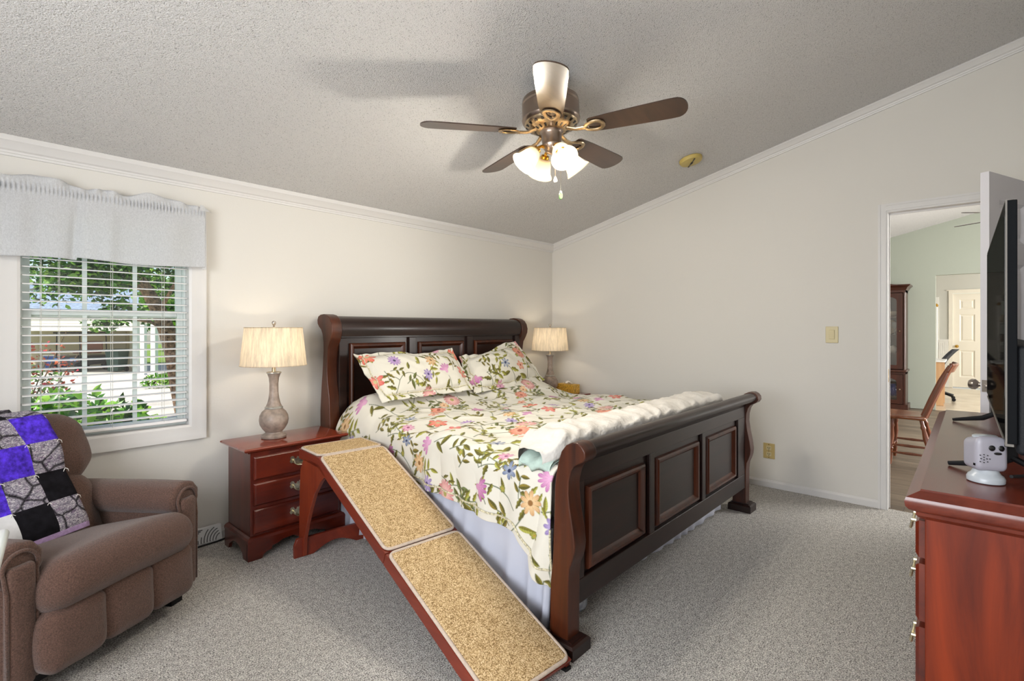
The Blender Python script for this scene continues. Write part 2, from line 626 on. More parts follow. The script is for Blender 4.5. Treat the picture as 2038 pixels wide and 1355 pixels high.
# sage partition with the opening to the kitchen
w = MB()
PX = 5.8
w.prism([(0, 0), (0, ZC(0)), (-2.935, ZC(-2.935)), (-2.935, 0)], PX, PX + .11, 'x')
w.prism([(-2.935, 2.066), (-2.935, ZC(-2.935)), (YC, ZC(YC)), (-4.7, ZC(-4.7)), (-4.7, 2.066)], PX, PX + .11, 'x')
w.prism([(-4.7, 0), (-4.7, ZC(-4.7)), (-6.4, ZC(-6.4)), (-6.4, 0)], PX, PX + .11, 'x')
struct('wall_partition', w, M['sage'], smooth=0, merge=0)
KX = 9.9
KD0, KD1 = -3.045, -3.845
w = MB()
w.prism([(0, 0), (0, ZC(0)), (-1.7, ZC(-1.7)), (-1.7, 0)], KX, KX + .1, 'x')
w.box(KX, KX + .1, -1.7, -2.80, 0, .85)
w.prism([(-1.7, 1.86), (-1.7, ZC(-1.7)), (-2.80, ZC(-2.8)), (-2.80, 1.86)], KX, KX + .1, 'x')
w.prism([(-2.80, 0), (-2.80, ZC(-2.8)), (KD0, ZC(KD0)), (KD0, 0)], KX, KX + .1, 'x')
w.prism([(KD0, 1.99), (KD0, ZC(KD0)), (KD1, ZC(KD1)), (KD1, 1.99)], KX, KX + .1, 'x')
w.prism([(KD1, 0), (KD1, ZC(KD1)), (YC, ZC(YC)), (-6.4, ZC(-6.4)), (-6.4, 0)], KX, KX + .1, 'x')
struct('wall_kitchen', w, plain('kitchen_paint', 'C9C8C0', .7), smooth=0, merge=0)

# crown mouldings, baseboards, casings
w = MB()
w.prism([(0, 2.063), (-.010, 2.063), (-.012, 2.074), (-.017, 2.075), (-.019, 2.084), (-.03, 2.09), (-.05, 2.120), (-.056, 2.124), (-.056, 2.1485), (0, 2.136)], XD, 0, 'x')
struct('trim_1', w, M['trim'], smooth=25)
w = MB()
prof = [(0, -.064), (-.010, -.064), (-.012, -.054), (-.017, -.053), (-.019, -.044), (-.03, -.038), (-.046, -.014), (-.052, -.010), (-.052, 0), (0, 0)]
ring = lambda y: [(x, y, ZC(y) + dz) for x, dz in prof]
n = len(prof)
a_, b_ = ring(0), ring(YC)
w.add(a_ + b_, [tuple(range(n)), tuple(range(2 * n - 1, n - 1, -1))] + [(i, i + n, (i + 1) % n + n, (i + 1) % n) for i in range(n)])
struct('trim_2', w, M['trim'], smooth=25)
bb = lambda s: [(0, 0), (s * .014, 0), (s * .014, .040), (s * .009, .048), (s * .005, .055), (0, .056)]
struct('baseboard_right', MB().prism(bb(-1), DY0 + CWD, 0, 'y'), M['trim'], smooth=25)
w = MB()
w.prism([(p[0], p[1]) for p in bb(-1)], XD, 0, 'x')
struct('baseboard_left', w, M['trim'], smooth=25)
def casing_bar(w, a, b, wd, horiz):
    # stepped casing profile across its width on the x=0 wall
    steps = [(0, .018), (.010, .018), (.013, .013), (.028, .011), (.033, .014), (.042, .014), (wd, .009)]
    for (s0, t0), (s1, t1) in zip(steps[:-1], steps[1:]):
        if horiz:
            w.box(-max(t0, t1), 0, a, b, DZ + wd - s1, DZ + wd - s0)
        else:
            w.box(-max(t0, t1), 0, a[0] + a[1] * s0, a[0] + a[1] * s1, 0, b)
w = MB()
casing_bar(w, (DY0 + CWD, -1), DZ + CWD, CWD, False)
casing_bar(w, (DY1 - CWD, 1), DZ + CWD, CWD, False)
casing_bar(w, DY0, DY1, CWD, True)
w.box(-.008, .112, DY0 + .002, DY0 - .008, 0, DZ + .002)
w.box(-.008, .112, DY1 - .002, DY1 + .018, 0, DZ + .002)
w.box(-.0085, .112, DY0 - .008, DY1 + .018, DZ - .012, DZ + .002)
w.box(.055, .07, DY0 - .008, DY0 - .014, 0, DZ - .012)
w.box(.0552, .0698, DY0 - .014, DY1 + .018, DZ - .022, DZ - .012)
t3 = struct('trim_3', w, M['trim'], smooth=0, merge=0)
obj('strike_plate', MB().box(.022, .05, DY0 - .0078, DY0 - .010, .88, .97), M['brass'], t3, label='brass strike plate')

# six panel door builder in local coordinates: width along x, thickness along y
def panel_door(w, width, h, th, panels):
    xs = sorted(set([0, width] + [p[0] for p in panels] + [p[1] for p in panels]))
    zs = sorted(set([0, h] + [p[2] for p in panels] + [p[3] for p in panels]))
    inp = lambda x, z: any(p[0] < x < p[1] and p[2] < z < p[3] for p in panels)
    for i in range(len(xs) - 1):
        for j in range(len(zs) - 1):
            if not inp((xs[i] + xs[i + 1]) / 2, (zs[j] + zs[j + 1]) / 2):
                w.box(xs[i], xs[i + 1], 0, th, zs[j], zs[j + 1])
    for x0, x1, z0, z1 in panels:
        for ya, yb, yc in ((0, .012, .004), (th, th - .012, th - .004)):
            r0 = [(x0, ya, z0), (x1, ya, z0), (x1, ya, z1), (x0, ya, z1)]
            g = .018
            r1 = [(x0 + g, yb, z0 + g), (x1 - g, yb, z0 + g), (x1 - g, yb, z1 - g), (x0 + g, yb, z1 - g)]
            g = .03
            r2 = [(x0 + g, yb, z0 + g), (x1 - g, yb, z0 + g), (x1 - g, yb, z1 - g), (x0 + g, yb, z1 - g)]
            g = .05
            r3 = [(x0 + g, yc, z0 + g), (x1 - g, yc, z0 + g), (x1 - g, yc, z1 - g), (x0 + g, yc, z1 - g)]
            vs = r0 + r1 + r2 + r3
            fs = []
            for k in range(3):
                fs += [(k * 4 + i, k * 4 + (i + 1) % 4, k * 4 + 4 + (i + 1) % 4, k * 4 + 4 + i) for i in range(4)]
            fs.append((12, 13, 14, 15))
            w.add(vs, fs)
def six(width, h, st=.11):
    c0, c1 = st, width / 2 - st * .45
    d0, d1 = width / 2 + st * .45, width - st
    out = []
    for a, b in ((c0, c1), (d0, d1)):
        out += [(a, b, .22 * h / 2.03, .80 * h / 2.03), (a, b, .99 * h / 2.03, 1.58 * h / 2.03), (a, b, 1.69 * h / 2.03, 1.90 * h / 2.03)]
    return out
def knob(w, c, d, r=.027):
    R = Vector((0, 0, 1)).rotation_difference(Vector(d)).to_matrix().to_4x4()
    w.lathe([(.032, 0), (.032, .004), (.028, .008), (.012, .010), (.011, .030), (.018, .036), (r, .046), (r, .060), (r * .75, .070), (.001, .073)], c, 24, R)
# bedroom door swung open against the dresser
DL = .895
dang = math.atan2(-.345, .875)
door = bpy.data.objects.new('door_1', None)
C.objects.link(door)
door.location = (-.853, -3.416, .008)
door.rotation_euler = (0, 0, dang)
door['kind'] = 'structure'
w = MB()
panel_door(w, DL, 2.035, .035, six(DL, 2.035))
w.M = None
obj('leaf', w, M['doorwhite'], door, smooth=0, merge=0)
w = MB()
knob(w, (.065, .035, .955), (0, 1, 0))
knob(w, (.065, 0, .955), (0, -1, 0))
obj('knob', w, M['nickel'], door, label='satin nickel door knob')
w = MB()
w.box(-.0015, .0, .006, .029, .925, .985)
w.cyl((-.012, .0175, .955), (0, .0175, .955), .008)
obj('latch_plate', w, M['nickel'], door, label='nickel latch plate')

# ------------------------------------------------------------------ window_1
win = bpy.data.objects.new('window_1', None)
C.objects.link(win)
win.location = ((WX0 + WX1) / 2, .05, WZ0)
win['kind'] = 'structure'
w = MB()
cw = .085
prof = [(0, .010), (.012, .016), (.03, .018), (.055, .020), (.072, .026), (cw, .026)]
x0, x1, z0, z1 = WX0, WX1, WZ0, WZ1
for (s0, t0), (s1, t1) in zip(prof[:-1], prof[1:]):
    A = [(x0 - s0, -t0, z0 - s0), (x1 + s0, -t0, z0 - s0), (x1 + s0, -t0, z1 + s0), (x0 - s0, -t0, z1 + s0)]
    B = [(x0 - s1, -t1, z0 - s1), (x1 + s1, -t1, z0 - s1), (x1 + s1, -t1, z1 + s1), (x0 - s1, -t1, z1 + s1)]
    w.add(A + B, [(i, (i + 1) % 4, 4 + (i + 1) % 4, 4 + i) for i in range(4)])
s = cw
A = [(x0 - s, -.026, z0 - s), (x1 + s, -.026, z0 - s), (x1 + s, -.026, z1 + s), (x0 - s, -.026, z1 + s)]
B = [(p[0], 0, p[2]) for p in A]
w.add(A + B, [(i, (i + 1) % 4, 4 + (i + 1) % 4, 4 + i) for i in range(4)])
A = [(x0, -.010, z0), (x1, -.010, z0), (x1, -.010, z1), (x0, -.010, z1)]
B = [(p[0], .119, p[2]) for p in A]
w.add(A + B, [(i, (i + 1) % 4, 4 + (i + 1) % 4, 4 + i) for i in range(4)])
obj('casing', w, M['trim'], win, True, smooth=20)
def sash(name, xa, xb, za, zb, ya, yb, fr, mun):
    w = MB()
    w.box(xa, xa + fr, ya, yb, za, zb)
    w.box(xb - fr, xb, ya, yb, za, zb)
    w.box(xa + fr, xb - fr, ya, yb, za, za + fr)
    w.box(xa + fr, xb - fr, ya, yb, zb - fr, zb)
    o = obj(name, w, M['vinyl'], win, True, smooth=0, bevel=.003)
    m = MB()
    ym = (ya + yb) / 2
    for x in mun:
        m.box(x - .0095, x + .0095, ym - .006, ym + .006, za + fr, zb - fr)
    obj('muntins', m, M['vinyl'], o, True, smooth=0)
    obj('pane', MB().box(xa + fr, xb - fr, ym - .002, ym + .002, za + fr, zb - fr), M['glass'], o, True, smooth=0)
sash('upper_sash', x0 + .012, x1 - .012, 1.312, z1 - .01, .085, .112, .028, (-3.876, -3.660))
sash('lower_sash', x0 + .012, x1 - .012, z0 + .012, 1.350, .056, .083, .030, (-3.880, -3.666))
w = MB()
for a, b in ((x0 + .001, x0 + .012), (x1 - .012, x1 - .001)):
    w.box(a, b, .05, .118, z0 + .001, z1 - .001)
w.box(x0 + .012, x1 - .012, .05, .118, z0 + .001, z0 + .012)
obj('track', w, M['vinyl'], win, True, smooth=0, merge=0)

# venetian blind
bl = thing('venetian_blind', 'white horizontal slat blind with open slats hanging inside the window', 'blind', ((x0 + x1) / 2, .018, z0 + .03))
w = MB()
nz = 0
z = z0 + .065
while z < z1 - .05:
    P = []
    for k in range(5):
        u = -1 + k / 2
        P.append((u * .0215, .003 * (1 - u * u) + u * .0015))
    poly = [(.024 + a, z + b) for a, b in P] + [(.024 + a, z + b - .0032) for a, b in reversed(P)]
    w.prism(poly, x0 + .006, x1 - .006, 'x')
    z += .0415
obj('slats', w, M['slat'], bl, True, smooth=60, merge=0)
obj('bottom_rail', MB().box(x0 + .006, x1 - .006, .002, .046, z0 + .018, z0 + .034), M['slat'], bl, True, smooth=0, bevel=.004)
obj('head_rail', MB().box(x0 + .004, x1 - .004, .0, .05, z1 - .05, z1 - .004), M['slat'], bl, True, smooth=0)
for x in (-4.052, -3.985, -3.775, -3.545):
    w = MB()
    w.cyl((x, .001, z0 + .03), (x, .001, z1 - .03), .0011, 6)
    w.cyl((x, .047, z0 + .03), (x, .047, z1 - .03), .0011, 6)
    obj('ladder_cord', w, M['cord'], bl, True)

# valance on a curtain rod
vx0, vx1 = -4.62, -3.345
va = thing('window_valance', 'white gathered cotton valance with ruffled header above the window', 'curtain', ((vx0 + vx1) / 2, -.085, 1.93))
nu, nv = 700, 46
us = np.linspace(vx0 + .02, vx1 - .02, nu)
P = np.zeros((nv, nu, 3))
for j in range(nv):
    s = j / (nv - 1)
    zt = 1.955
    hem = 1.585 + .008 * np.sin(us * 9) + .012 * (us > -3.93)
    z = zt + (hem - zt) * s
    ztop = .018 * vnoise(us * 11, us * 0 + 3) * 2 + .006
    ruff = np.clip((.10 - s) / .10, 0, 1)
    z = z + ruff * ztop
    fold = .0045 * np.sin(us * 37 + 3.0 * np.sin(us * 6)) * (1.2 - s * .4) + .017 * vnoise(us * 6.5, us * 0 + s * .8) * 2 + .014 * np.exp(-((us + 3.925 + .02 * s) / .02) ** 2) - .010 * np.exp(-((us + 3.80) / .03) ** 2)
    gather = .0038 * np.sin(us * 400 + 2.0 * np.sin(us * 19)) * (.6 + .8 * (vnoise(us * 9, us * 0 + 7) + .5))
    g = np.exp(-((s - .125) / .045) ** 2)
    y = -.085 + fold * (.15 + .85 * min(1, abs(s - .13) * 2.2)) + gather * (g * 1.8 + .03) - .010 * ruff * np.sin(us * 60 + 3 * np.sin(us * 13)) * 1.6
    P[j] = np.stack([us, y, z], 1)
vm = np_mesh('cloth', P)
vo = obj('cloth', vm, M['valance'], va, True)
sd = vo.modifiers.new('solid', 'SOLIDIFY')
sd.thickness = .0015
# side return to the wall and the little flared corner of the header
P = np.zeros((20, 14, 3))
for j in range(20):
    s = j / 19
    z = 1.935 + (1.592 - 1.935) * s
    for k in range(14):
        q = k / 13
        P[j, k] = (vx1 - .02 + .006 * math.sin(q * 7 + s * 2), -.085 + .083 * q, z)
so = obj('side_return', np_mesh('side_return', P), M['valance'], va, True)
w = MB()
P = []
for j in range(8):
    s = j / 7
    P.append([(vx1 - .05 + .055 * q / 6 + .012 * s * q / 6, -.088 - .014 * math.sin(q * .9 + 1) * s, 1.925 + .03 * s * (1 - (q / 6) ** 2 * 1.3)) for q in range(7)])
w.grid(P)
obj('header_corner', w, M['valance'], va, True, smooth=180)
w = MB()
w.tube([(vx0, -.004, 1.915), (vx0, -.05, 1.915), (vx0 + .02, -.062, 1.915), (vx1 - .05, -.062, 1.915), (vx1 - .032, -.05, 1.915), (vx1 - .032, -.001, 1.915)], .005, 8)
obj('rod', w, M['white'], va, True)

# floor register, light switch, outlet, smoke alarm
vent = thing('baseboard_register', 'white louvred baseboard heating vent on the floor behind the recliner', 'vent', (-3.46, -.03, 0))
vx = (-3.655, -3.265)
prof = [(-.016, 0), (-.055, 0), (-.055, .012), (-.030, .088), (-.016, .092)]
obj('body', MB().prism(prof, vx[0], vx[1], 'x'), M['vent'], vent, True, smooth=0)
def on_vent(u, s, lift=.001):   # point on the sloping face
    y = -.055 + .025 * s
    z = .012 + .076 * s
    return Vector((vx[0] + (vx[1] - vx[0]) * u, y - lift, z + lift * .3))
w = MB()
cx = .5
def strip(w, a, b, wd):
    a, b = Vector(a), Vector(b)
    d = (b - a).normalized()
    nrm = Vector((0, -.95, .31)).normalized()
    c = d.cross(nrm).normalized() * wd / 2
    w.add([a - c, a + c, b + c, b - c, a - c - nrm * -.001, a + c + nrm * .001, b + c + nrm * .001, b - c + nrm * .001], [(4, 5, 6, 7), (0, 1, 5, 4), (1, 2, 6, 5), (2, 3, 7, 6), (3, 0, 4, 7)])
for k in range(1, 11):
    s = k / 11
    hw = .30 * s
    strip(w, on_vent(.5 - hw * .9, s), on_vent(.5 + hw * .9, s), .0042)
for sg in (-1, 1):
    for k in range(1, 15):
        r = .02 + k * .0155
        pts = []
        for a in np.linspace(0, 1, 9):
            ang = a * 1.25
            x = sg * (.195 - r * math.cos(ang) * 1.0)
            s_ = r * math.sin(ang) / .08
            u = .5 + x / (vx[1] - vx[0])
            if 0.01 < u < .99 and s_ < .97 and abs(u - .5) > .34 * s_ + .03:
                pts.append(on_vent(u, s_))
        for p, q in zip(pts[:-1], pts[1:]):
            strip(w, p, q, .0042)
obj('louvre_slots', w, M['ventdark'], vent, True, smooth=0, merge=0)
w = MB()
w.M = Matrix.Translation(on_vent(.5, .62, .004))
w.box(-.005, .005, -.003, .003, -.014, .014)
w.box(-.009, .009, -.003, .003, -.003, .003)
w.M = None
obj('damper_lever', w, M['vent'], vent, True, smooth=0, merge=0)
w = MB()
pts = [(-3.85, -.085, .006), (-3.7, -.072, .006), (-3.55, -.066, .006), (-3.40, -.075, .006), (-3.30, -.068, .006), (-3.22, -.05, .006)]
w.tube(pts, .005, 8)
tag(obj('power_cord', w, M['cable']), 'black power cord lying on the carpet along the floor vent', 'cord')

sw = thing('light_switch', 'ivory rocker light switch plate on the right wall left of the doorway', 'light switch', (-.004, -2.588, 1.207))
w = MB()
w.box(-.008, 0, -2.628, -2.548, 1.147, 1.267)
obj('cover_plate', w, M['ivory'], sw, True, smooth=0, bevel=.003)
w = MB()
w.prism([(-.008, 1.173), (-.012, 1.175), (-.016, 1.240), (-.008, 1.242)], -2.605, -2.571, 'y')
obj('rocker', w, M['ivory'], sw, True, smooth=0, bevel=.001)
ol = thing('wall_outlet', 'tan duplex power outlet low on the right wall beyond the footboard', 'outlet', (-.004, -2.160, .285))
w = MB()
w.box(-.006, 0, -2.202, -2.118, .225, .345)
obj('cover_plate', w, plain('tan_plate', 'BCA66E', .45), ol, True, smooth=0, bevel=.002)
for dz in (-.024, .024):
    w = MB()
    w.box(-.009, -.006, -2.178, -2.142, .285 + dz - .016, .285 + dz + .016)
    o = obj('socket', w, M['ivory'], ol, True, smooth=0, bevel=.003)
    w = MB()
    w.box(-.0098, -.009, -2.169, -2.166, .285 + dz - .003, .285 + dz + .008)
    w.box(-.0098, -.009, -2.155, -2.152, .285 + dz - .003, .285 + dz + .008)
    w.cyl((-.0098, -2.1605, .285 + dz - .009), (-.009, -2.1605, .285 + dz - .009), .003, 8)
    obj('slots', w, M['darkhole'], o, True, smooth=0, merge=0)
for xs1, zs1 in ((-.0085, .285), (-.0075, .335), (-.0075, .236)):
    obj('screw', MB().cyl((xs1, -2.160, zs1), (-.006, -2.160, zs1), .003, 10), M['darkhole'], ol, True)
sl = math.atan(.24)
TILT = Matrix.Rotation(-sl, 4, 'X')          # local z along the ceiling normal
SA = Vector((-.537, -1.748, ZC(-1.748)))
sa = thing('smoke_alarm', 'yellowed round smoke alarm on the ceiling right of the fan', 'smoke alarm', SA)
w = MB()
w.lathe([(.078, 0), (.085, -.004), (.085, -.018), (.078, -.030), (.05, -.036), (.001, -.037)], (0, 0, 0), 36, TILT)
obj('housing', w, M['ivory2'], sa)
w = MB()
w.M = TILT @ Matrix.Rotation(.75, 4, 'Z')
w.box(-.07, -.018, -.004, .004, -.0395, -.034)
w.box(.018, .07, -.004, .004, -.0395, -.034)
for a in range(4):
    w.box(-.013 + a * .008, -.009 + a * .008, -.008, .008, -.041, -.034)
w.M = None
obj('slot', w, M['darkhole'], sa, smooth=0, merge=0)

# ------------------------------------------------------------------ bed frame
FX0, FX1 = -2.765, -.622
HX0, HX1 = -2.665, -.68
bed = thing('sleigh_bed', 'dark espresso king sleigh bed with panelled headboard and curved footboard', 'bed', (-1.69, -1.15, 0))
foot_prof = [(-2.203, .05), (-2.205, .285), (-2.210, .334), (-2.222, .362), (-2.232, .395), (-2.235, .428), (-2.228, .482), (-2.213, .557), (-2.205, .619),
             (-2.207, .667), (-2.218, .708), (-2.232, .729), (-2.253, .742), (-2.272, .752), (-2.283, .770), (-2.281, .793), (-2.267, .811), (-2.247, .820),
             (-2.222, .819), (-2.195, .806), (-2.172, .778), (-2.158, .735), (-2.148, .69), (-2.141, .637), (-2.136, .473), (-2.130, .349), (-2.120, .264), (-2.115, .05)]
fb = bpy.data.objects.new('footboard', None)
C.objects.link(fb)
fb.parent = bed
fb.matrix_parent_inverse = Matrix.Translation(bed.location).inverted()
fb.location = (-1.69, -2.17, 0)
def sub(name, mb, m, par, **kw):
    return obj(name, mb, m, par, False, **kw)
def fbo(name, w, m, **kw):   # world coordinates under a part empty (bed -> footboard)
    o = obj(name, w, m, None, **kw)
    o.parent = kw.get('par', fb)
    o.matrix_parent_inverse = Matrix.Translation(fb.location).inverted()
    return o
for a in (FX0, FX1 - .08):
    fbo('post', MB().prism(foot_prof, a, a + .08, 'x'), M['bedwood_v'], smooth=40, bevel=.004)
    w = MB()
    xa, xb = a - .022, a + .10
    ring_ = lambda g, z: [(xa + g, -2.242 + g, z), (xb - g, -2.242 + g, z), (xb - g, -2.092 - g, z), (xa + g, -2.092 - g, z)]
    R = [ring_(0, 0), ring_(0, .042), ring_(.008, .050), ring_(.018, .052), ring_(.018, .058)]
    vs = [p for r in R for p in r]
    fs = [(3, 2, 1, 0), (16, 17, 18, 19)] + [(k * 4 + i, k * 4 + (i + 1) % 4, k * 4 + 4 + (i + 1) % 4, k * 4 + 4 + i) for k in range(4) for i in range(4)]
    w.add(vs, fs)
    fbo('plinth', w, M['bedwood'], smooth=20)
rail = [(-2.197, .715), (-2.205, .735), (-2.228, .748), (-2.252, .757), (-2.270, .772), (-2.272, .790), (-2.262, .806), (-2.245, .813), (-2.222, .812), (-2.198, .798), (-2.178, .772), (-2.166, .735), (-2.158, .70)]
fbo('top_rail', MB().prism(rail, FX0 + .08, FX1 - .08, 'x'), M['bedwood'], smooth=50)
def frame_panel(y_f, y_r, th, xs, z0, z1, zt, stiles, boxes, mdl, face, P, woodm):
    # boxes: panel openings; face -1: facing -y
    w = MB()
    w.box(xs[0], xs[1], y_r, y_r - face * th, z0, zt)
    P('panel', w, woodm, smooth=0)
    w = MB()
    w.box(xs[0], xs[1], y_f, y_r, z0, boxes[0][2] - .012)
    w.box(xs[0], xs[1], y_f, y_r, boxes[0][3] + .035, zt)
    for a, b in stiles:
        w.box(a, b, y_f, y_r, boxes[0][2] - .012, boxes[0][3] + .035)
    P('frame', w, woodm, smooth=0, bevel=.003, merge=0)
    for xa, xb, za, zb in boxes:
        w = MB()
        pr_ = [(0, 0), (.004, .016), (.012, .022), (.022, .020), (.028, .010), (.036, .004), (.040, 0)]
        for (s0, t0), (s1, t1) in zip(pr_[:-1], pr_[1:]):
            A = [(xa + s0, za + s0), (xb - s0, za + s0), (xb - s0, zb - s0), (xa + s0, zb - s0)]
            B = [(xa + s1, za + s1), (xb - s1, za + s1), (xb - s1, zb - s1), (xa + s1, zb - s1)]
            vs = [(x, y_r + face * t0, z) for x, z in A] + [(x, y_r + face * t1, z) for x, z in B]
            w.add(vs, [(i, (i + 1) % 4, 4 + (i + 1) % 4, 4 + i) for i in range(4)])
        P('moulding', w, M['bedwood_v'] if True else woodm, smooth=30)
frame_panel(-2.199, -2.180, .03, (FX0 + .078, FX1 - .078), .163, .61, .720,
            [(FX0 + .078, -2.645), (-2.085, -2.035), (-1.440, -1.392), (-.835, FX1 - .078)],
            [(-2.612, -2.125, .272, .612), (-2.002, -1.478, .272, .612), (-1.356, -.868, .272, .612)], None, -1, fbo, M['bedwood'])
hb = bpy.data.objects.new('headboard', None)
C.objects.link(hb)
hb.parent = bed
hb.matrix_parent_inverse = Matrix.Translation(bed.location).inverted()
hb.location = (-1.67, -.14, 0)
def hbo(name, w, m, **kw):
    o = obj(name, w, m, None, **kw)
    o.parent = hb
    o.matrix_parent_inverse = Matrix.Translation(hb.location).inverted()
    return o
head_prof = [(-.205, 0), (-.203, .618), (-.192, .80), (-.168, .90), (-.163, .972), (-.168, 1.05), (-.182, 1.129), (-.212, 1.175), (-.230, 1.215), (-.234, 1.25),
             (-.222, 1.292), (-.198, 1.322), (-.163, 1.342), (-.12, 1.350), (-.075, 1.347), (-.045, 1.335), (-.032, 1.312), (-.036, 1.285), (-.055, 1.265), (-.085, 1.245),
             (-.103, 1.215), (-.116, 1.16), (-.117, 1.10), (-.105, .97), (-.090, .86), (-.075, .70), (-.072, 0)]
for a in (HX0, HX1 - .075):
    hbo('post', MB().prism(head_prof, a, a + .075, 'x'), M['bedwood_v'], smooth=40, bevel=.004)
rail = [(-.212, 1.20), (-.222, 1.235), (-.224, 1.26), (-.213, 1.295), (-.190, 1.318), (-.160, 1.332), (-.12, 1.338), (-.08, 1.334), (-.055, 1.318), (-.06, 1.29), (-.10, 1.262), (-.125, 1.225), (-.135, 1.20)]
hbo('top_rail', MB().prism(rail, HX0 + .075, HX1 - .075, 'x'), M['bedwood'], smooth=50)
frame_panel(-.196, -.176, .03, (HX0 + .073, HX1 - .073), .28, 1.20, 1.205,
            [(HX0 + .073, -2.535), (-2.018, -1.955), (-1.422, -1.358), (-.815, HX1 - .073)],
            [(-2.508, -2.045, .40, 1.152), (-1.925, -1.452, .40, 1.152), (-1.328, -.845, .40, 1.152)], None, -1, hbo, M['bedwood'])
for a in (-2.672, -.70):
    obj('side_rail', MB().box(a, a + .028, -2.12, -.19, .17, .36), M['bedwood'], bed, True, smooth=0, bevel=.003)

tag(obj('box_spring', MB().rbox((-1.68, -1.145, .29), (1.90, 1.86, .19), .03), M['mattress']), 'white box spring under the floral bed mattress', 'box spring')
tag(obj('mattress', MB().rbox((-1.68, -1.145, .532), (1.90, 1.86, .28), .138), M['mattress']), 'thick pale mattress under the floral comforter', 'mattress')

# ------------------------------------------------------------------ floral print drawn into a repeating tile
TS = 640
TILE = .72
tile = np.zeros((TS, TS, 3))
def lin3(h):
    return np.array(lin(h)[:3])
tile[:] = lin3('D8D4C8')
px_ = TILE / TS
def window(cx, cy, R):
    k = int(R / px_) + 2
    ci, cj = int(cx / px_), int(cy / px_)
    ii = np.arange(ci - k, ci + k + 1)
    jj = np.arange(cj - k, cj + k + 1)
    X = (ii * px_ - cx)[:, None] + 0 * jj[None, :]
    Y = (jj * px_ - cy)[None, :] + 0 * ii[:, None]
    return np.ix_(ii % TS, jj % TS), X, Y
def paint(ix, mask, col):
    t = tile[ix]
    m = np.clip(mask, 0, 1)[..., None]
    tile[ix] = t * (1 - m) + col * m
def flower(cx, cy, R, n, c1, c2, cc, ph=0, sharp=.75, base=.55, fan=None):
    ix, X, Y = window(cx, cy, R * 1.05)
    r = np.hypot(X, Y) / R
    th = np.arctan2(Y, X) + ph
    pet = base + (1 - base) * np.abs(np.cos(n * th / 2)) ** sharp
    if fan is not None:
        d = np.abs((th - fan + PI) % (2 * PI) - PI)
        pet = np.where(d < 1.15, pet, .22)
    edge = (pet - r) * R / .0016
    st = .5 + .5 * np.cos(n * 3 * th + 6 * r)
    mixv = np.clip(r * 1.1 - .25 + .35 * (st - .5), 0, 1)[..., None]
    col = lin3(c1) * mixv + lin3(c2) * (1 - mixv)
    dark = np.exp(-((pet - r) * R / .0022) ** 2)[..., None] * .35 + (np.abs(np.sin(n * th / 2)) < .0) [..., None] * 0
    vein = (np.abs(np.cos(n * th / 2)) < .16)[..., None] * .30
    col = col * (1 - np.clip(dark + vein, 0, .6))
    paint(ix, np.clip(edge, 0, 1), col)
    if cc:
        k = np.clip((.24 - r) * R / .0016, 0, 1)
        paint(ix, k, lin3(cc) * (1 - .3 * (np.cos(X * 2500) * np.cos(Y * 2500))[..., None]))
def leaf(cx, cy, ang, L, wd, c1, c2, lobes=0):
    mx, my = cx + math.cos(ang) * L / 2, cy + math.sin(ang) * L / 2
    ix, X, Y = window(mx, my, L * .56)
    a = ((X + math.cos(ang) * L / 2) * math.cos(ang) + (Y + math.sin(ang) * L / 2) * math.sin(ang)) / L
    b = -(X) * math.sin(ang) + Y * math.cos(ang)
    half = wd / 2 * np.sin(PI * np.clip(a, 0, 1) ** .8) ** .8
    if lobes:
        half = half * (.62 + .38 * np.abs(np.sin(a * PI * lobes)))
    e = np.where((a > 0) & (a < 1), (half - np.abs(b)) / .0014, -1)
    side = (b > 0)[..., None]
    col = np.where(side, lin3(c1), lin3(c2))
    v = (np.abs(b) < .0011)[..., None] | ((np.abs(((a * 7 - np.abs(b) * 60) % 1) - .5) < .10)[..., None])
    col = col * np.where(v, .62, 1)
    paint(ix, np.clip(e, 0, 1), col)
def stem(p, wd, col):
    p = [np.array(q) for q in p]
    for t in np.linspace(0, 1, 90):
        if len(p) == 3:
            q = p[0] * (1 - t) ** 2 + 2 * p[1] * t * (1 - t) + p[2] * t * t
        else:
            q = p[0] * (1 - t) ** 3 + 3 * p[1] * t * (1 - t) ** 2 + 3 * p[2] * t * t * (1 - t) + p[3] * t ** 3
        ix, X, Y = window(q[0], q[1], wd)
        paint(ix, np.clip((wd * .5 - np.hypot(X, Y)) / .0012 + .5, 0, 1), lin3(col))
OL, OL2, LG, GY = '7C7630', '5E5A28', 'A9A94E', '6D7560'
stems = [[(.06, .62), (.10, .50), (.18, .46), (.20, .33)], [(.20, .33), (.28, .26), (.26, .16)], [(.18, .46), (.30, .50), (.36, .62)], [(.36, .62), (.44, .70), (.52, .66), (.58, .54)],
         [(.58, .54), (.66, .48), (.62, .36)], [(.42, .30), (.50, .36), (.56, .28), (.52, .14)], [(.42, .30), (.36, .20), (.38, .08)], [(.62, .10), (.70, .18), (.68, .28)],
         [(.10, .10), (.16, .04), (.12, -.06)], [(.52, .14), (.58, .06), (.66, .02)], [(.30, .50), (.38, .46), (.42, .40)], [(.02, .30), (.08, .24), (.06, .14)], [(.36, .62), (.30, .70), (.22, .68)], [(.62, .36), (.54, .40), (.50, .48)]]
for s_ in stems:
    stem(s_, .0048, GY)
rs = np.random.RandomState(5)
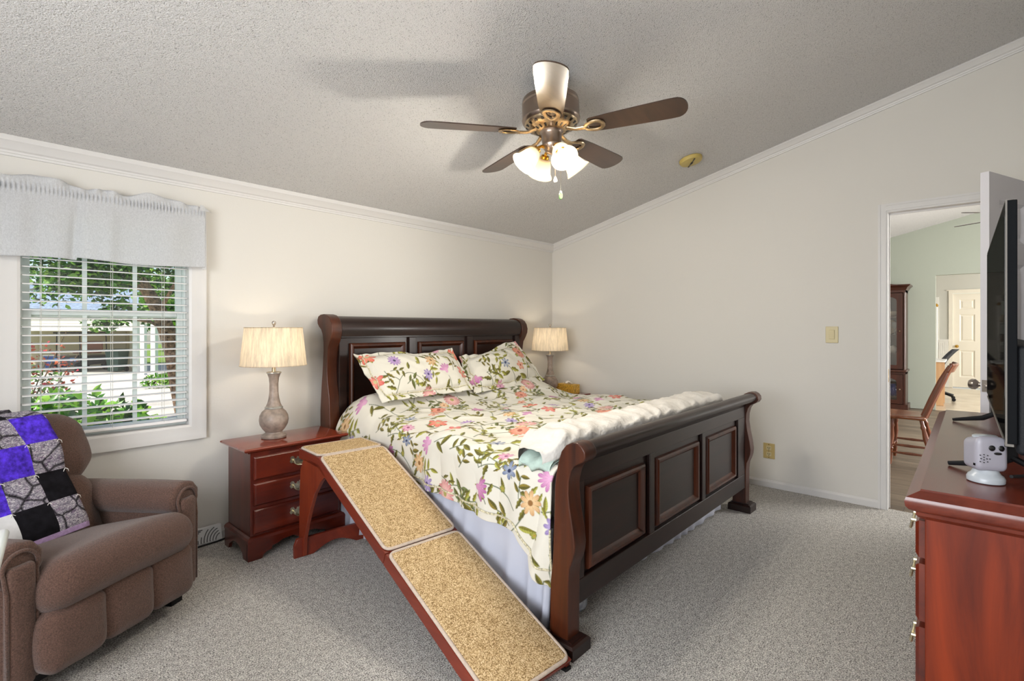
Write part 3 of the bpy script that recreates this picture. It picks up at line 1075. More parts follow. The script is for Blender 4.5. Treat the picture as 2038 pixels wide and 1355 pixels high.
for (x, y, a, lob) in [(.13, .49, .6, 0), (.11, .53, 2.6, 0), (.24, .29, 5.9, 3), (.27, .22, .2, 3), (.22, .27, 3.4, 0), (.31, .51, 1.9, 0), (.34, .56, -.4, 3), (.33, .58, 2.7, 3), (.46, .69, 1.2, 0), (.55, .61, .3, 3), (.56, .58, 3.0, 3),
                       (.63, .46, .4, 0), (.63, .42, 3.6, 3), (.49, .34, 1.7, 0), (.54, .30, .1, 0), (.53, .22, 3.3, 3), (.53, .19, .1, 3), (.38, .22, 2.8, 0), (.37, .15, .2, 0), (.67, .16, .3, 0), (.69, .22, 2.7, 3), (.13, .05, 2.9, 3), (.57, .07, 4.6, 0),
                       (.05, .25, 2.8, 3), (.07, .20, .1, 0), (.26, .69, 4.3, 0), (.55, .40, 4.4, 0), (.39, .45, 4.9, 0), (.40, .44, 1.2, 0), (.06, .60, 4.2, 0), (.21, .38, .3, 0), (.20, .42, 3.0, 0)]:
    L = .055 + .022 * rs.rand()
    c = [(OL, LG), (LG, OL), (OL2, OL), ('8C8A3A', OL2)][rs.randint(4)]
    leaf(x, y, a, L, L * (.42 if lob else .34), c[0], c[1], lob)
for q in range(34):
    x, y, a = rs.rand() * .72, rs.rand() * .72, rs.rand() * 6.28
    cv = (rs.rand() - .5) * 1.6
    pts_ = []
    for t in range(5):
        pts_.append((x, y))
        x, y = x + .020 * math.cos(a), y + .020 * math.sin(a)
        a += cv * .3
    stem([pts_[0], pts_[2], pts_[4]], .0042, GY)
    c = [(OL, LG), (OL2, OL), ('8A7A34', OL2), ('6F7A4A', OL2)][rs.randint(4)]
    for t in range(1, 5):
        L = .040 + .02 * rs.rand()
        leaf(pts_[t][0], pts_[t][1], a - cv * .3 * (4 - t) * .5 + (1.0 if t % 2 else -1.0), L, L * .40, c[0], c[1], 3 if q % 3 == 0 else 0)
flower(.055, .655, .062, 14, 'A85D96', 'D9A5C4', None, .3, .5, .5, fan=2.2)
flower(.26, .135, .056, 6, 'C9564A', 'E08E78', 'B9AE84', .2, .9, .45)
flower(.585, .515, .060, 17, 'B9606A', 'E9C0B8', 'A8A060', 0, .7, .68)
flower(.40, .055, .046, 12, '8E6AA8', 'B89AC8', '4A3E5E', 0, .8, .5)
flower(.205, .335, .040, 7, '5E6A86', 'A9B0BE', '3E4664', .5, 1.1, .3)
flower(.43, .41, .056, 13, 'C26550', 'E2A088', '9A5040', .4, .7, .62)
flower(.66, .305, .060, 15, 'A04F92', 'CF93B6', None, .9, .5, .5, fan=-.8)
flower(.105, -.07 + .72, .0, 5, OL, OL, None) if False else None
flower(.665, .02, .046, 9, 'B98A5C', 'DDBE92', '8A6238', .1, .8, .5)
flower(.04, .135, .040, 6, '53607E', '97A0B4', '2E3654', 0, .9, .35)
flower(.225, .665, .052, 6, 'C4544E', 'DE8C80', 'BDB488', .7, .9, .42)
flower(.50, .475, .034, 8, 'CC9468', 'E8C8A0', 'A86850', .2, .9, .55)
flower(.345, .30, .036, 5, 'C87860', 'E4B098', '9A4A3E', .9, .9, .5)
flower(.12, .20, .036, 9, 'B56A8E', 'DDAAC0', '8A4A6A', .9, .9, .5)
flower(.60, .64, .040, 8, '7D68A2', 'B3A3C9', '50406E', .9, .9, .5)
for (x, y) in [(.68, .17), (.375, .385), (.49, .60), (.28, .42), (.15, .58), (.06, .42), (.55, .73)]:
    flower(x, y, .017, 5, OL2, LG, 'B8823E', x * 9, .9, .6)
def sample(u, v):
    x = (u / px_) % TS
    y = (v / px_) % TS
    i = np.floor(x).astype(int)
    j = np.floor(y).astype(int)
    fx = (x - i)[..., None]
    fy = (y - j)[..., None]
    i2, j2 = (i + 1) % TS, (j + 1) % TS
    i, j = i % TS, j % TS
    return (tile[i, j] * (1 - fx) + tile[i2, j] * fx) * (1 - fy) + (tile[i, j2] * (1 - fx) + tile[i2, j2] * fx) * fy

# ------------------------------------------------------------------ comforter
ys = np.concatenate([np.linspace(-.235, -.9, 170), np.linspace(-.903, -2.112, 420)])
def sm(t):
    t = np.clip(t, 0, 1)
    return t * t * (3 - 2 * t)
yy = ys[None, :]
xd = -2.655 - .085 * sm((-.85 - ys) / .9) - .012 * sm((-1.85 - ys) / .2)
hem = .425 - .17 * sm((-1.90 - ys) / .17) - .03 * sm((-1.45 - ys) / .4)
ztop = .712
rad = .075 + .12 * sm((ys + .95) / .45)
X, Z, U = [], [], []
ds = np.linspace(0, 1, 141)
P_x, P_z, P_u, P_w = [], [], [], []
for s in ds[:-1]:                       # hanging part, s=0 at the hem
    P_x.append(xd + 0 * ys)
    P_z.append(hem + (ztop - rad - hem) * s)
    P_u.append(-(ztop - rad - hem) * (1 - s) - rad * PI / 2)
    P_w.append(1 - s + 0 * ys)
for a in np.linspace(0, PI / 2, 58)[:-1]:
    P_x.append(xd + rad - rad * np.cos(a))
    P_z.append(ztop - rad + rad * np.sin(a) + 0 * ys)
    P_u.append(-rad * (PI / 2 - a) + 0 * ys)
    P_w.append(0 * ys)
xr = -.70
for q in np.concatenate([np.linspace(0, .42, 230), np.linspace(.4225, 1, 170)])[:-1]:
    x = (xd + rad) * (1 - q) + (xr - rad) * q
    P_x.append(x)
    P_z.append(ztop + 0 * ys)
    P_u.append(x - xd - rad)
    P_w.append(0 * ys)
for a in np.linspace(0, PI / 2, 10):
    P_x.append(xr - rad + rad * np.sin(a) + 0 * ys)
    P_z.append(ztop - rad + rad * np.cos(a) + 0 * ys)
    P_u.append(xr - xd - 2 * rad + rad * a + 0 * ys)
    P_w.append(0 * ys)
for s in np.linspace(0, 1, 12)[1:]:
    P_x.append(xr + .01 + 0 * ys)
    P_z.append(ztop - rad - .28 * s + 0 * ys)
    P_u.append(xr - xd - 2 * rad + rad * PI / 2 + .28 * s)
    P_w.append(s * .0 + 0 * ys)
PX_, PZ, PU, PW = [np.array(a) for a in (P_x, P_z, P_u, P_w)]
PY = np.repeat(ys[None, :], len(PX_), 0)
top = (PZ > ztop - .04).astype(float) * sm((PX_ + 2.75) / .15)
wr = .022 * vnoise(PX_ * 3.1 + 9, PY * 4.3 + 3) + .013 * vnoise(PX_ * 7.7 + 2, PY * 9 + 1) + .009 * vnoise(PX_ * 8 + PY * 14, PY * 5 - PX_ * 6)
crease = .010 * (np.abs(vnoise(PX_ * 4.2 + PY * 5.0 + 31, PY * 3.2 - PX_ * 2.0 + 7)) * 2) ** .6
PZ = PZ + (wr * 1.5 - crease * 1.5) * sm((PZ - .60) / .08)
bul = .115 * np.exp(-((PY + .40) / .17) ** 2) * sm((PX_ + 2.70) / .22) * sm((-.74 - PX_) / .22)
bul += .05 * np.exp(-((PY + .60) / .15) ** 2) * np.exp(-((PX_ + 1.02) / .33) ** 2)
PZ = PZ + bul * sm((PZ - .55) / .1)
low = sm((ztop - .02 - PZ) / .25) * (PX_ < -2.3)
folds = (.022 * np.sin(PY * 21 + 4 * vnoise(PY * 3, PZ * 2 + 5)) + .034 * vnoise(PY * 8 + .8 * PZ, PZ * 1.5) + .016 * vnoise(PY * 19 + PZ * 3, PZ * 3)) * sm((-.95 - PY) / .4)
PX_ = PX_ - (np.abs(folds) * 1.0 - .006) * low
cols = sample(PU * .86 + .13, PY * .86 + .31)
cm = tag(obj('comforter', np_mesh('comforter', np.stack([PX_, PY, PZ], -1), cols), M['print']),
         'cream floral comforter with flowers and vines spread over the whole bed', 'comforter')
sd = cm.modifiers.new('solid', 'SOLIDIFY')
sd.thickness = .012
sd.offset = -1
row = 23
w = MB()
w.tube([(PX_[row, k] - .004, PY[row, k], PZ[row, k]) for k in range(235, len(ys), 4)], .0045, 8)
k = len(ys) - 1
w.tube([(PX_[r, k] - .004, PY[r, k] - .002, PZ[r, k]) for r in range(row, 80, 4)], .0045, 8)
obj('cord_trim', w, M['rope'], cm, label='twisted cord trim')
# corner flap with cord at the foot
# ------------------------------------------------------------------ pillow shams
def sham(name, label, corners, thick, uv, piping=True):
    TL, TR, BR, BL = [np.array(c) for c in corners]
    nu, nv = 300, 170
    a = np.linspace(0, 1, nu)[:, None]
    b = np.linspace(0, 1, nv)[None, :]
    L = np.linalg.norm(TR - TL)
    Hh = np.linalg.norm(TL - BL)
    base = (BL * (1 - a[..., None]) + BR * a[..., None]) * (1 - b[..., None]) + (TL * (1 - a[..., None]) + TR * a[..., None]) * b[..., None]
    nrm = np.cross(BR - BL, TL - BL)
    nrm = nrm / np.linalg.norm(nrm)
    if nrm[1] > 0:
        nrm = -nrm
    fl = .045
    fa, fb_ = fl / L, fl / Hh
    ua = np.clip((a - fa) / (1 - 2 * fa), 0, 1)
    ub = np.clip((b - fb_) / (1 - 2 * fb_), 0, 1)
    prof = (np.clip(4 * ua * (1 - ua), 0, 1) ** .42) * (np.clip(4 * ub * (1 - ub), 0, 1) ** .48)
    ins = (ua > 0) & (ua < 1) & (ub > 0) & (ub < 1)
    wrk = .026 * vnoise(a * 5 + uv[0] * 9, b * 3.5 + 2) + .012 * vnoise(a * 14 + b * 6, b * 11 + uv[1] * 7)
    ruf = .020 * vnoise(a * 13 + uv[0], b * 9 + uv[1]) + .0045 * np.sin(a * 26 + 7 * vnoise(a * 4, b)) * (np.abs(b - .5) > .38) + .004 * np.sin(b * 20 + 5 * vnoise(b * 4, a + 3)) * (np.abs(a - .5) > .42)
    down = np.array([0, 0, -1.0])
    pin = .020 * (np.sin(PI * a) ** 2) * sm((b - .75) / .25) + .012 * np.sin(9 * a + uv[0] * 7) * sm((b - .8) / .2)
    hs = (.05 * np.abs(2 * b - 1) ** 3) * 0
    F = base + nrm * (prof * thick + (wrk * prof + ruf * (1 - prof)))[..., None] + down * pin[..., None]
    B = base - nrm * (prof * thick * .8 - ruf * (1 - prof) + .004)[..., None] + down * pin[..., None]
    cf = sample((a * L) * .9 + uv[0] + 0 * b, (b * Hh) * .9 + uv[1] + 0 * a)
    rt = thing(name, label, 'pillow', tuple(BL * .5 + BR * .5), group=None)
    mf = np_mesh('cover', F, cf)
    o = obj('cover', mf, M['print'], rt, True)
    obj('back_cover', np_mesh('back_cover', B[::4, ::4], cf[::4, ::4]), M['print'], rt, True)
    if piping:
        w = MB()
        path = []
        ia0, ia1 = int(fa * (nu - 1)), int((1 - fa) * (nu - 1))
        jb0, jb1 = int(fb_ * (nv - 1)), int((1 - fb_) * (nv - 1))
        path += [F[i, jb0] for i in range(ia0, ia1, 4)] + [F[ia1, j] for j in range(jb0, jb1, 4)]
        path += [F[i, jb1] for i in range(ia1, ia0, -4)] + [F[ia0, j] for j in range(jb1, jb0 - 1, -4)]
        w.tube([tuple(p + nrm * .003) for p in path], .0042, 6)
        obj('piping', w, M['rope'], rt, True, smooth=180)
    return rt
sham('pillow_sham', 'plump cream floral pillow sham with flanged edge leaning left on headboard',
     [(-2.545, -.285, 1.092), (-1.655, -.27, 1.090), (-1.735, -.60, .800), (-2.520, -.60, .790)], .085, (.20, .52))
sham('pillow_sham', 'tilted cream floral pillow sham near the far bedside lamp',
     [(-1.610, -.30, 1.020), (-.905, -.275, 1.145), (-.800, -.53, .790), (-1.700, -.58, .765)], .085, (.62, .18))

# ------------------------------------------------------------------ folded white blanket along the footboard
nx, na = 260, 56
xs_ = np.linspace(-2.738, -.80, nx)[:, None]
th = np.linspace(0, 2 * PI, na)[None, :]
cxp = sm((xs_ + 2.74) / .10)
cy_ = -1.995 + .018 * vnoise(xs_ * 3, xs_ * 0) + .03 * sm((xs_ + 1.6) / .8)
ce, se = np.cos(th), np.sin(th)
hy_ = (.122 + .016 * vnoise(xs_ * 4 + 5, xs_ * 0)) * (.55 + .45 * cxp ** .5)
hz_ = (.052 + .010 * vnoise(xs_ * 3 + 8, xs_ * 0)) * (.75 + .25 * cxp)
se2 = np.sign(se) * np.abs(se) ** .75
ce2 = np.sign(ce) * np.abs(ce) ** .75
Yb = cy_ + hy_ * ce2
Zb = .768 + hz_ * se2 - .012 * sm((xs_ + 1.3) / .5)
wv = .013 * vnoise(xs_ * 9 + th * 1.5, th * 2.5) + .012 * vnoise(xs_ * 22 + th, th * 2) + .004 * np.sin(xs_ * 41 + 9 * vnoise(xs_ * 3, th) + th * 2)
up_ = (se > 0)
Zb = Zb + wv * up_ - .050 * (1 - sm((xs_ + 2.74) / .14))
Yb = np.clip(Yb, -2.128, 9)
Pb = np.stack([xs_ + 0 * th, Yb, Zb], -1)
bk = tag(obj('folded_blanket', np_mesh('folded_blanket', Pb), M['sheet']), 'rumpled white blanket folded along the foot of the bed', 'blanket')
w = MB()
for q, (dz, ln) in enumerate(((-.016, .02),)):
    P = []
    for i in range(14):
        s = i / 13
        x = -2.62 - (.112 + ln * .3) * math.sin(min(1, s * 1.02) * PI / 2)
        row_ = []
        for j in range(15):
            t = j / 14
            row_.append((x + .008 * math.sin(t * 8 + q), -1.93 - .16 * t, .752 + dz - .05 * s * s + .008 * math.sin(t * 11 + q * 2)))
        P.append(row_)
    P2 = [[(p[0], p[1], p[2] - .016) for p in r_] for r_ in P[::-1]]
    w.grid(P + P2)
obj('teal_fold', w, M['teal'], bk, smooth=180, label='pale teal inner layer')

# bed skirt
w = MB()
P = []
for k in range(261):
    y = -.30 - 1.77 * k / 260
    fo = .017 * (1 + math.sin(y * 58 + 2.5 * math.sin(y * 9))) ** 1.4 * .75 + .005 * (1 + math.sin(y * 23))
    P.append([(-2.682 - fo * (1 - j / 5) - .010 * (1 - j / 5), y, .028 + .40 * j / 5) for j in range(6)])
w.grid(P)
P = []
for k in range(201):
    x = -2.60 + 1.84 * k / 200
    fo = .008 * math.sin(x * 50 + 2 * math.sin(x * 9))
    zb = .034 + .026 * math.sin(x * 2.4 + 1.2)
    P.append([(x, -2.055 - fo * (1 - j / 5) - .012 * (1 - j / 5), zb + (.386 - zb) * j / 5) for j in range(6)])
w.grid(P)
bs_ = tag(obj('bed_skirt', w, M['skirt'], smooth=180), 'pale blue-white gathered bed skirt hanging below the comforter', 'bed skirt')
bs_.modifiers.new('solid', 'SOLIDIFY').thickness = .002
w = MB()
w.rbox((0, 0, 0), (.20, .26, .17), .07, deform=lambda p: (p[0] + .02 * math.sin(p[1] * 40), p[1] + .015 * math.sin(p[2] * 50), p[2] + .015 * math.sin(p[0] * 45 + p[1] * 30)))
pb = tag(obj('storage_bag', w, M['plasticbag'], smooth=180), 'grey plastic storage bag tucked on the floor under the bed corner', 'bag')
pb.location = (-2.56, -1.965, .088)

# ------------------------------------------------------------------ pet ramp
RY = -.0882
rp = thing('pet_ramp', 'folding tan carpeted wooden pet ramp leading from floor up to the bed', 'pet ramp', (-3.068, -.838, 0), RY)
RW, RH, RLEN, RDROP, LAND = .375, .592, 1.396, .548, .272
slen = math.hypot(RLEN, RDROP)
ang = math.atan2(RDROP, RLEN)
# local axes: x across (0..RW), y negative down the ramp
S = Matrix.Translation((0, 0, RH)) @ Matrix.Rotation(ang, 4, 'X')      # ramp plane: -y runs downhill
def mat_with_binding(pname, y0, y1, T):
    w = MB()
    w.M = T
    g = .016
    w.rbox((RW / 2, (y0 + y1) / 2, -.004), (RW - 2 * g + .004, abs(y1 - y0) - 2 * g + .004, .016), .006, 4)
    o = obj(pname, w, M['rampcarpet'], rp)
    w = MB()
    w.M = T
    path = []
    rr = .03
    ya, yb = min(y0, y1) + .008, max(y0, y1) - .008
    for cx_, cy2, a0 in ((.008 + rr, ya + rr, PI), (RW - .008 - rr, ya + rr, 1.5 * PI), (RW - .008 - rr, yb - rr, 0), (.008 + rr, yb - rr, .5 * PI)):
        for k in range(6):
            a = a0 + PI / 2 * k / 5
            path.append((cx_ + rr * math.cos(a), cy2 + rr * math.sin(a), -.002))
    path.append(path[0])
    w.tube(path, .008, 8, caps=False, flat=.75)
    obj('binding', w, M['binding'], o, smooth=180)
mid = slen / 2
mat_with_binding('upper_carpet', 0, -mid + .003, S)
mat_with_binding('lower_carpet', -mid - .003, -slen, S)
mat_with_binding('landing_carpet', LAND, 0.004, Matrix.Translation((0, 0, RH)))
for nm, y0, y1, T in (('upper_deck', -.004, -mid + .002, S), ('lower_deck', -mid - .002, -slen, S), ('landing_deck', LAND, .0, Matrix.Translation((0, 0, RH)))):
    w = MB()
    w.M = T
    w.box(.002, RW - .002, y0, y1, -.026, -.010)
    w.box(0, .02, y0, y1, -.062, -.008)
    w.box(RW - .02, RW, y0, y1, -.062, -.008)
    if nm == 'lower_deck':
        w.box(.02, RW - .02, y1 + .03, y1 + .012, -.05, -.026)
    obj(nm, w, M['rampwood'], rp, smooth=0, bevel=.002, merge=0)
legp = [(.085, .535), (-.095, .50), (-.145, .475)]
def leg_outline():
    out = [(.235, .548), (.05, .535), (-.10, .475)]
    for k in range(9):
        t = k / 8
        out.append((-.10 + (.235 + .10) * (t ** .62), .475 - .39 * t ** 1.0 + .02 * math.sin(PI * t)))
    out += [(.240, .06), (.242, .004), (.285, .004), (.292, .08)]
    return out
lo = [(.20, .548), (-.005, .548), (-.085, .505), (-.02, .46), (.055, .38), (.115, .28), (.16, .19), (.195, .10), (.205, .005), (.262, .005), (.270, .10), (.268, .20), (.262, .35), (.252, .47)]
for xa in (.0, RW - .02):
    obj('leg', MB().prism(lo, xa, xa + .02, 'x'), M['rampwood_v'], rp, smooth=20, bevel=.002)
w = MB()
cb = [(-.045, 0), (-.045, .065), (-.030, .100), (0, .106)]
cb += [(RW * k / 12, .100) for k in range(1, 12)]
cb += [(RW, .106), (RW + .03, .10), (RW + .045, .065), (RW + .045, 0), (RW - .02, 0)]
cb += [(.06 + (RW - .12) * (1 - k / 10), .0 + .045 * math.sin(PI * k / 10)) for k in range(11)]
cb += [(.02, 0)]
w.prism(cb, .215, .237, 'y')
obj('foot_brace', w, M['rampwood'], rp, smooth=25, bevel=.002)
for xa in (0, RW - .03):
    w = MB()
    w.M = Matrix.Translation((0, -RLEN, 0))
    w.box(xa, xa + .03, .005, .05, .0, .012)
    obj('foot_pad', w, M['black'], rp, smooth=0)

# ------------------------------------------------------------------ nightstands
def loft_rect(w, rings, caps=True, mi=0):
    vs = []
    for x0, x1, y0, y1, z in rings:
        vs += [(x0, y0, z), (x1, y0, z), (x1, y1, z), (x0, y1, z)]
    k = len(rings)
    fs = [(i * 4 + j, i * 4 + (j + 1) % 4, i * 4 + 4 + (j + 1) % 4, i * 4 + 4 + j) for i in range(k - 1) for j in range(4)]
    if caps:
        fs += [(3, 2, 1, 0), tuple((k - 1) * 4 + j for j in range(4))]
    w.add(vs, fs, mi)
BAT = [(0, .030), (.006, .021), (.013, .025), (.020, .012), (.030, .017), (.035, .028), (.046, .031), (.056, .022), (.051, .012), (.058, .002), (.051, -.009), (.039, -.006), (.031, -.015), (.018, -.021), (.009, -.018), (0, -.026)]
def bail_handle(w, cx, y, cz, s=1.0):
    out = [(cx + a * s, cz + b * s) for a, b in BAT] + [(cx - a * s, cz + b * s) for a, b in BAT[-2:0:-1]]
    w.prism(out, y, y - .003, 'y')
    for sg in (-1, 1):
        w.cyl((cx + sg * .036 * s, y, cz + .008 * s), (cx + sg * .036 * s, y - .016, cz + .008 * s), .005 * s, 10)
    pts = []
    for k in range(13):
        a = PI * k / 12
        pts.append((cx - .036 * s * math.cos(a), y - .014 - .006 * math.sin(a), cz + .008 * s - .030 * s * math.sin(a) ** .6))
    w.tube(pts, .0032 * s, 8)
def nightstand(loc, label):
    t = thing('nightstand', label, 'nightstand', loc, 0, 'cherry nightstands beside the bed')
    hx_, y0, y1 = .265, -.165, .155
    w = MB()
    w.box(-hx_, hx_, y0, y1, .105, .578)
    obj('body', w, M['cherry_v'], t, smooth=0, bevel=.002)
    w = MB()
    e = .305
    fy, by = -.192, .172
    rings = [(e - .035, .572), (e - .028, .580), (e - .012, .584), (e - .004, .590), (e, .597), (e - .003, .603), (e - .010, .606)]
    loft_rect(w, [(-r, r, fy + (e - r), by - (e - r) * .4, z) for r, z in rings])
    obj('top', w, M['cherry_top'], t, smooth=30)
    for z0, z1 in ((.429, .556), (.288, .410), (.136, .268)):
        w = MB()
        loft_rect(w, [(-.250, .250, 0, 0, 0)] * 0 or [(-.250, .250, y0, y0 - .001, z0)], caps=False) if False else None
        a, b = -.250, .250
        vs = [(a, y0, z0), (b, y0, z0), (b, y0, z1), (a, y0, z1)]
        vs += [(a, y0 - .010, z0), (b, y0 - .010, z0), (b, y0 - .010, z1), (a, y0 - .010, z1)]
        g = .008
        vs += [(a + g, y0 - .017, z0 + g), (b - g, y0 - .017, z0 + g), (b - g, y0 - .017, z1 - g), (a + g, y0 - .017, z1 - g)]
        fs = [(0, 3, 2, 1), (8, 9, 10, 11)] + [(k * 4 + i, k * 4 + (i + 1) % 4, k * 4 + 4 + (i + 1) % 4, k * 4 + 4 + i) for k in range(2) for i in range(4)]
        w.add(vs, fs)
        d = obj('drawer', w, M['cherry'], t, smooth=0, bevel=.0015)
        w = MB()
        bail_handle(w, 0, y0 - .017, (z0 + z1) / 2 + .002)
        obj('handle', w, M['palebrass'], d, smooth=30, merge=0, label='antique brass bail handle')
    # base moulding and bracket feet
    w = MB()
    loft_rect(w, [(-.285, .285, -.187, .165, .094), (-.285, .285, -.187, .165, .106), (-.278, .278, -.180, .162, .118), (-.268, .268, -.170, .158, .124)])
    obj('base_moulding', w, M['cherry'], t, smooth=25)
    n = 12
    def apron(L):
        pts = [(-L, .096), (L, .096), (L, 0), (L - .075, 0), (L - .082, .018), (L - .10, .030), (L - .125, .036), (L - .13, .052), (L - .16, .058), (L - .19, .072), (.035, .076), (.012, .060), (0, .056)]
        return pts + [(-x, z) for x, z in reversed(pts[2:-1])]
    w = MB()
    w.prism(apron(.285), -.187, -.169, 'y')
    obj('front_apron', w, M['cherry'], t, smooth=0, bevel=.001)
    for sx in (-1, 1):
        w = MB()
        L = .168
        pts = [(-L, .096), (L, .096), (L, 0), (L - .06, 0), (L - .075, .03), (L - .10, .045), (L - .13, .06), (0, .062)]
        pts += [(-x, z) for x, z in reversed(pts[2:-1])]
        w.prism([(p[0] - .013, p[1]) for p in pts], sx * .285, sx * .267, 'x')
        obj('side_apron', w, M['cherry_v'], t, smooth=0, bevel=.001)
    return t
nightstand((-2.995, -.290, 0), 'cherry three-drawer nightstand between the recliner and the pet ramp')
nightstand((-.352, -.330, 0), 'cherry nightstand in the far corner, mostly hidden behind the bed')

# ------------------------------------------------------------------ table lamps
LAMP_W = 1.7
def lamp(loc, label):
    t = thing('table_lamp', label, 'lamp', loc, 0, 'bedside table lamps')
    w = MB()
    w.lathe([(.060, 0), (.068, .003), (.070, .014), (.064, .022), (.048, .030), (.046, .036), (.062, .055), (.076, .080), (.081, .106), (.078, .132), (.066, .155), (.050, .170), (.046, .174)], seg=40)
    w.lathe([(.044, .186), (.036, .205), (.029, .235), (.025, .270), (.0245, .320), (.028, .355), (.034, .372), (.037, .380)], seg=40)
    obj('base', w, M['lampbase'], t)
    for pf in ([(.046, .172), (.050, .176), (.050, .182), (.044, .188)], [(.036, .378), (.041, .382), (.041, .388), (.034, .391)]):
        obj('ring', MB().lathe(pf, seg=40), M['lampring'], t, label='silvery turned ring')
    w = MB()
    w.lathe([(.011, .390), (.011, .425), (.016, .428), (.016, .465), (.010, .470)], seg=20)
    w.cyl((0, 0, .47), (0, 0, .66), .0022, 8)
    obj('stem', w, M['brass'], t)
    w = MB()
    z0, z1, r0, r1 = .430, .652, .182, .158
    P = [[(r * math.cos(2 * PI * k / 64), r * math.sin(2 * PI * k / 64), z) for k in range(65)] for r, z in ((r0, z0), (r0 * .75 + r1 * .25, z0 * .75 + z1 * .25), ((r0 + r1) / 2, (z0 + z1) / 2), (r1 * .75 + r0 * .25, z1 * .75 + z0 * .25), (r1, z1))]
    w.grid(P)
    s_ = obj('lamp_shade', w, M['shade'], t, smooth=180)
    for r, z in ((r0, z0), (r1, z1)):
        w = MB().tube([(r * math.cos(2 * PI * k / 64), r * math.sin(2 * PI * k / 64), z) for k in range(65)], .0025, 6, caps=False)
        obj('shade_rim', w, M['shade'], s_)
    w = MB()
    for k in range(3):
        a = 2 * PI * k / 3
        w.cyl((0, 0, z1 - .012), (r1 * math.cos(a), r1 * math.sin(a), z1), .0018, 6)
    obj('shade_spider', w, M['lampring'], s_, merge=0)
    w = MB()
    w.lathe([(.004, .652), (.006, .660), (.004, .664), (.010, .672), (.012, .680), (.009, .689), (.001, .692)], seg=16)
    obj('finial', w, M['nickel'], t)
    w = MB()
    w.lathe([(.012, .440), (.014, .455), (.026, .485), (.028, .505), (.022, .525), (.001, .537)], seg=16)
    b = obj('light_bulb', w, M['bulb'], t, smooth=180)
    b.visible_shadow = True
    d = bpy.data.lights.new('lamp_glow', 'POINT')
    d.energy = LAMP_W
    d.color = (1, .86, .66)
    d.shadow_soft_size = .03
    o = bpy.data.objects.new('lamp_glow', d)
    C.objects.link(o)
    o.parent = t
    o.location = (0, 0, .535)
    return t
lamp((-3.058, -.275, .6062), 'lit table lamp with oatmeal drum shade on the nightstand near the window')
lamp((-.352, -.245, .6062), 'lit table lamp with oatmeal drum shade in the far corner by the tissue box')
# tissue box
tb = thing('tissue_box', 'gold patterned tissue box beside the far table lamp', 'tissue box', (-.175, -.335, .6062))
w = MB()
w.box(-.055, .055, -.105, .115, 0, .088)
obj('carton', w, M['tissuebox'], tb, smooth=0, bevel=.003)
w = MB()
P = []
for i in range(9):
    a = i / 8
    P.append([(-.02 + .04 * j / 6 + .012 * math.sin(i * 2.1 + j), -.05 + .09 * a + .008 * math.sin(j * 2.4), .089 + .028 * math.sin(PI * a) * (.5 + .5 * math.sin(j * 1.9 + i)) + .006) for j in range(7)])
w.grid(P)
obj('tissue', w, M['tissue'], tb, smooth=180)

# ------------------------------------------------------------------ recliner
RA = math.radians(32.0)
RC = Vector((-3.893, -.903, 0))
CHX = .338
rc = thing('recliner', 'brown chenille recliner armchair with padded footrest below the window', 'armchair', RC, RA)
FAB = M['recliner']
def puff(w, c, size, r, k=.0, ax=2, wob=.004):
    h = [s / 2 for s in size]
    def d(p):
        x, y, z = p
        fx = max(0, 1 - (x / h[0]) ** 2)
        fy = max(0, 1 - (y / h[1]) ** 2)
        fz = max(0, 1 - (z / h[2]) ** 2)
        b = [k * fy * fz, k * fx * fz, k * fx * fy]
        n_ = wob * math.sin(x * 31 + y * 17) * math.sin(z * 27 + x * 9)
        return (x + b[0] * x / h[0], y + b[1] * y / h[1] + n_, z + b[2] * z / h[2] + n_)
    w.rbox(c, size, r, 8, d)
# base
w = MB()
w.box(-.36, .36, .06, .62, .05, .30)
obj('base', w, M['black'], rc, smooth=0)
w = MB()
for sx in (-1, 1):
    w = MB()
    for ya in (.08, .54):
        obj('foot', MB().box(sx * .30, sx * .36, ya, ya + .06, 0, .052), M['black'], rc, smooth=0)
# seat cushion with a waterfall front
w = MB()
def seat_d(p):
    x, y, z = p
    fx = max(0, 1 - (x / .315) ** 4)
    top = .028 * fx * max(0, z) / .09
    fr = .030 * fx * max(0, 1 - (z / .09) ** 2) * (1 if y < -.2 else 0)
    return (x, y - fr + .0, z + top - .135 * max(0, (y + .31) / .62) - .018 * max(0, x) / .31)
w.rbox((0, .265, .378), (.61, .64, .17), .075, 9, seat_d)
obj('seat_cushion', w, FAB, rc, smooth=180)
for i, tx in enumerate((-.200, 0, .200)):
    w = MB()
    puff(w, (tx, .008, .198), (.203, .10, .205), .036, .016)
    obj('footrest_pad', w, FAB, rc, smooth=180)
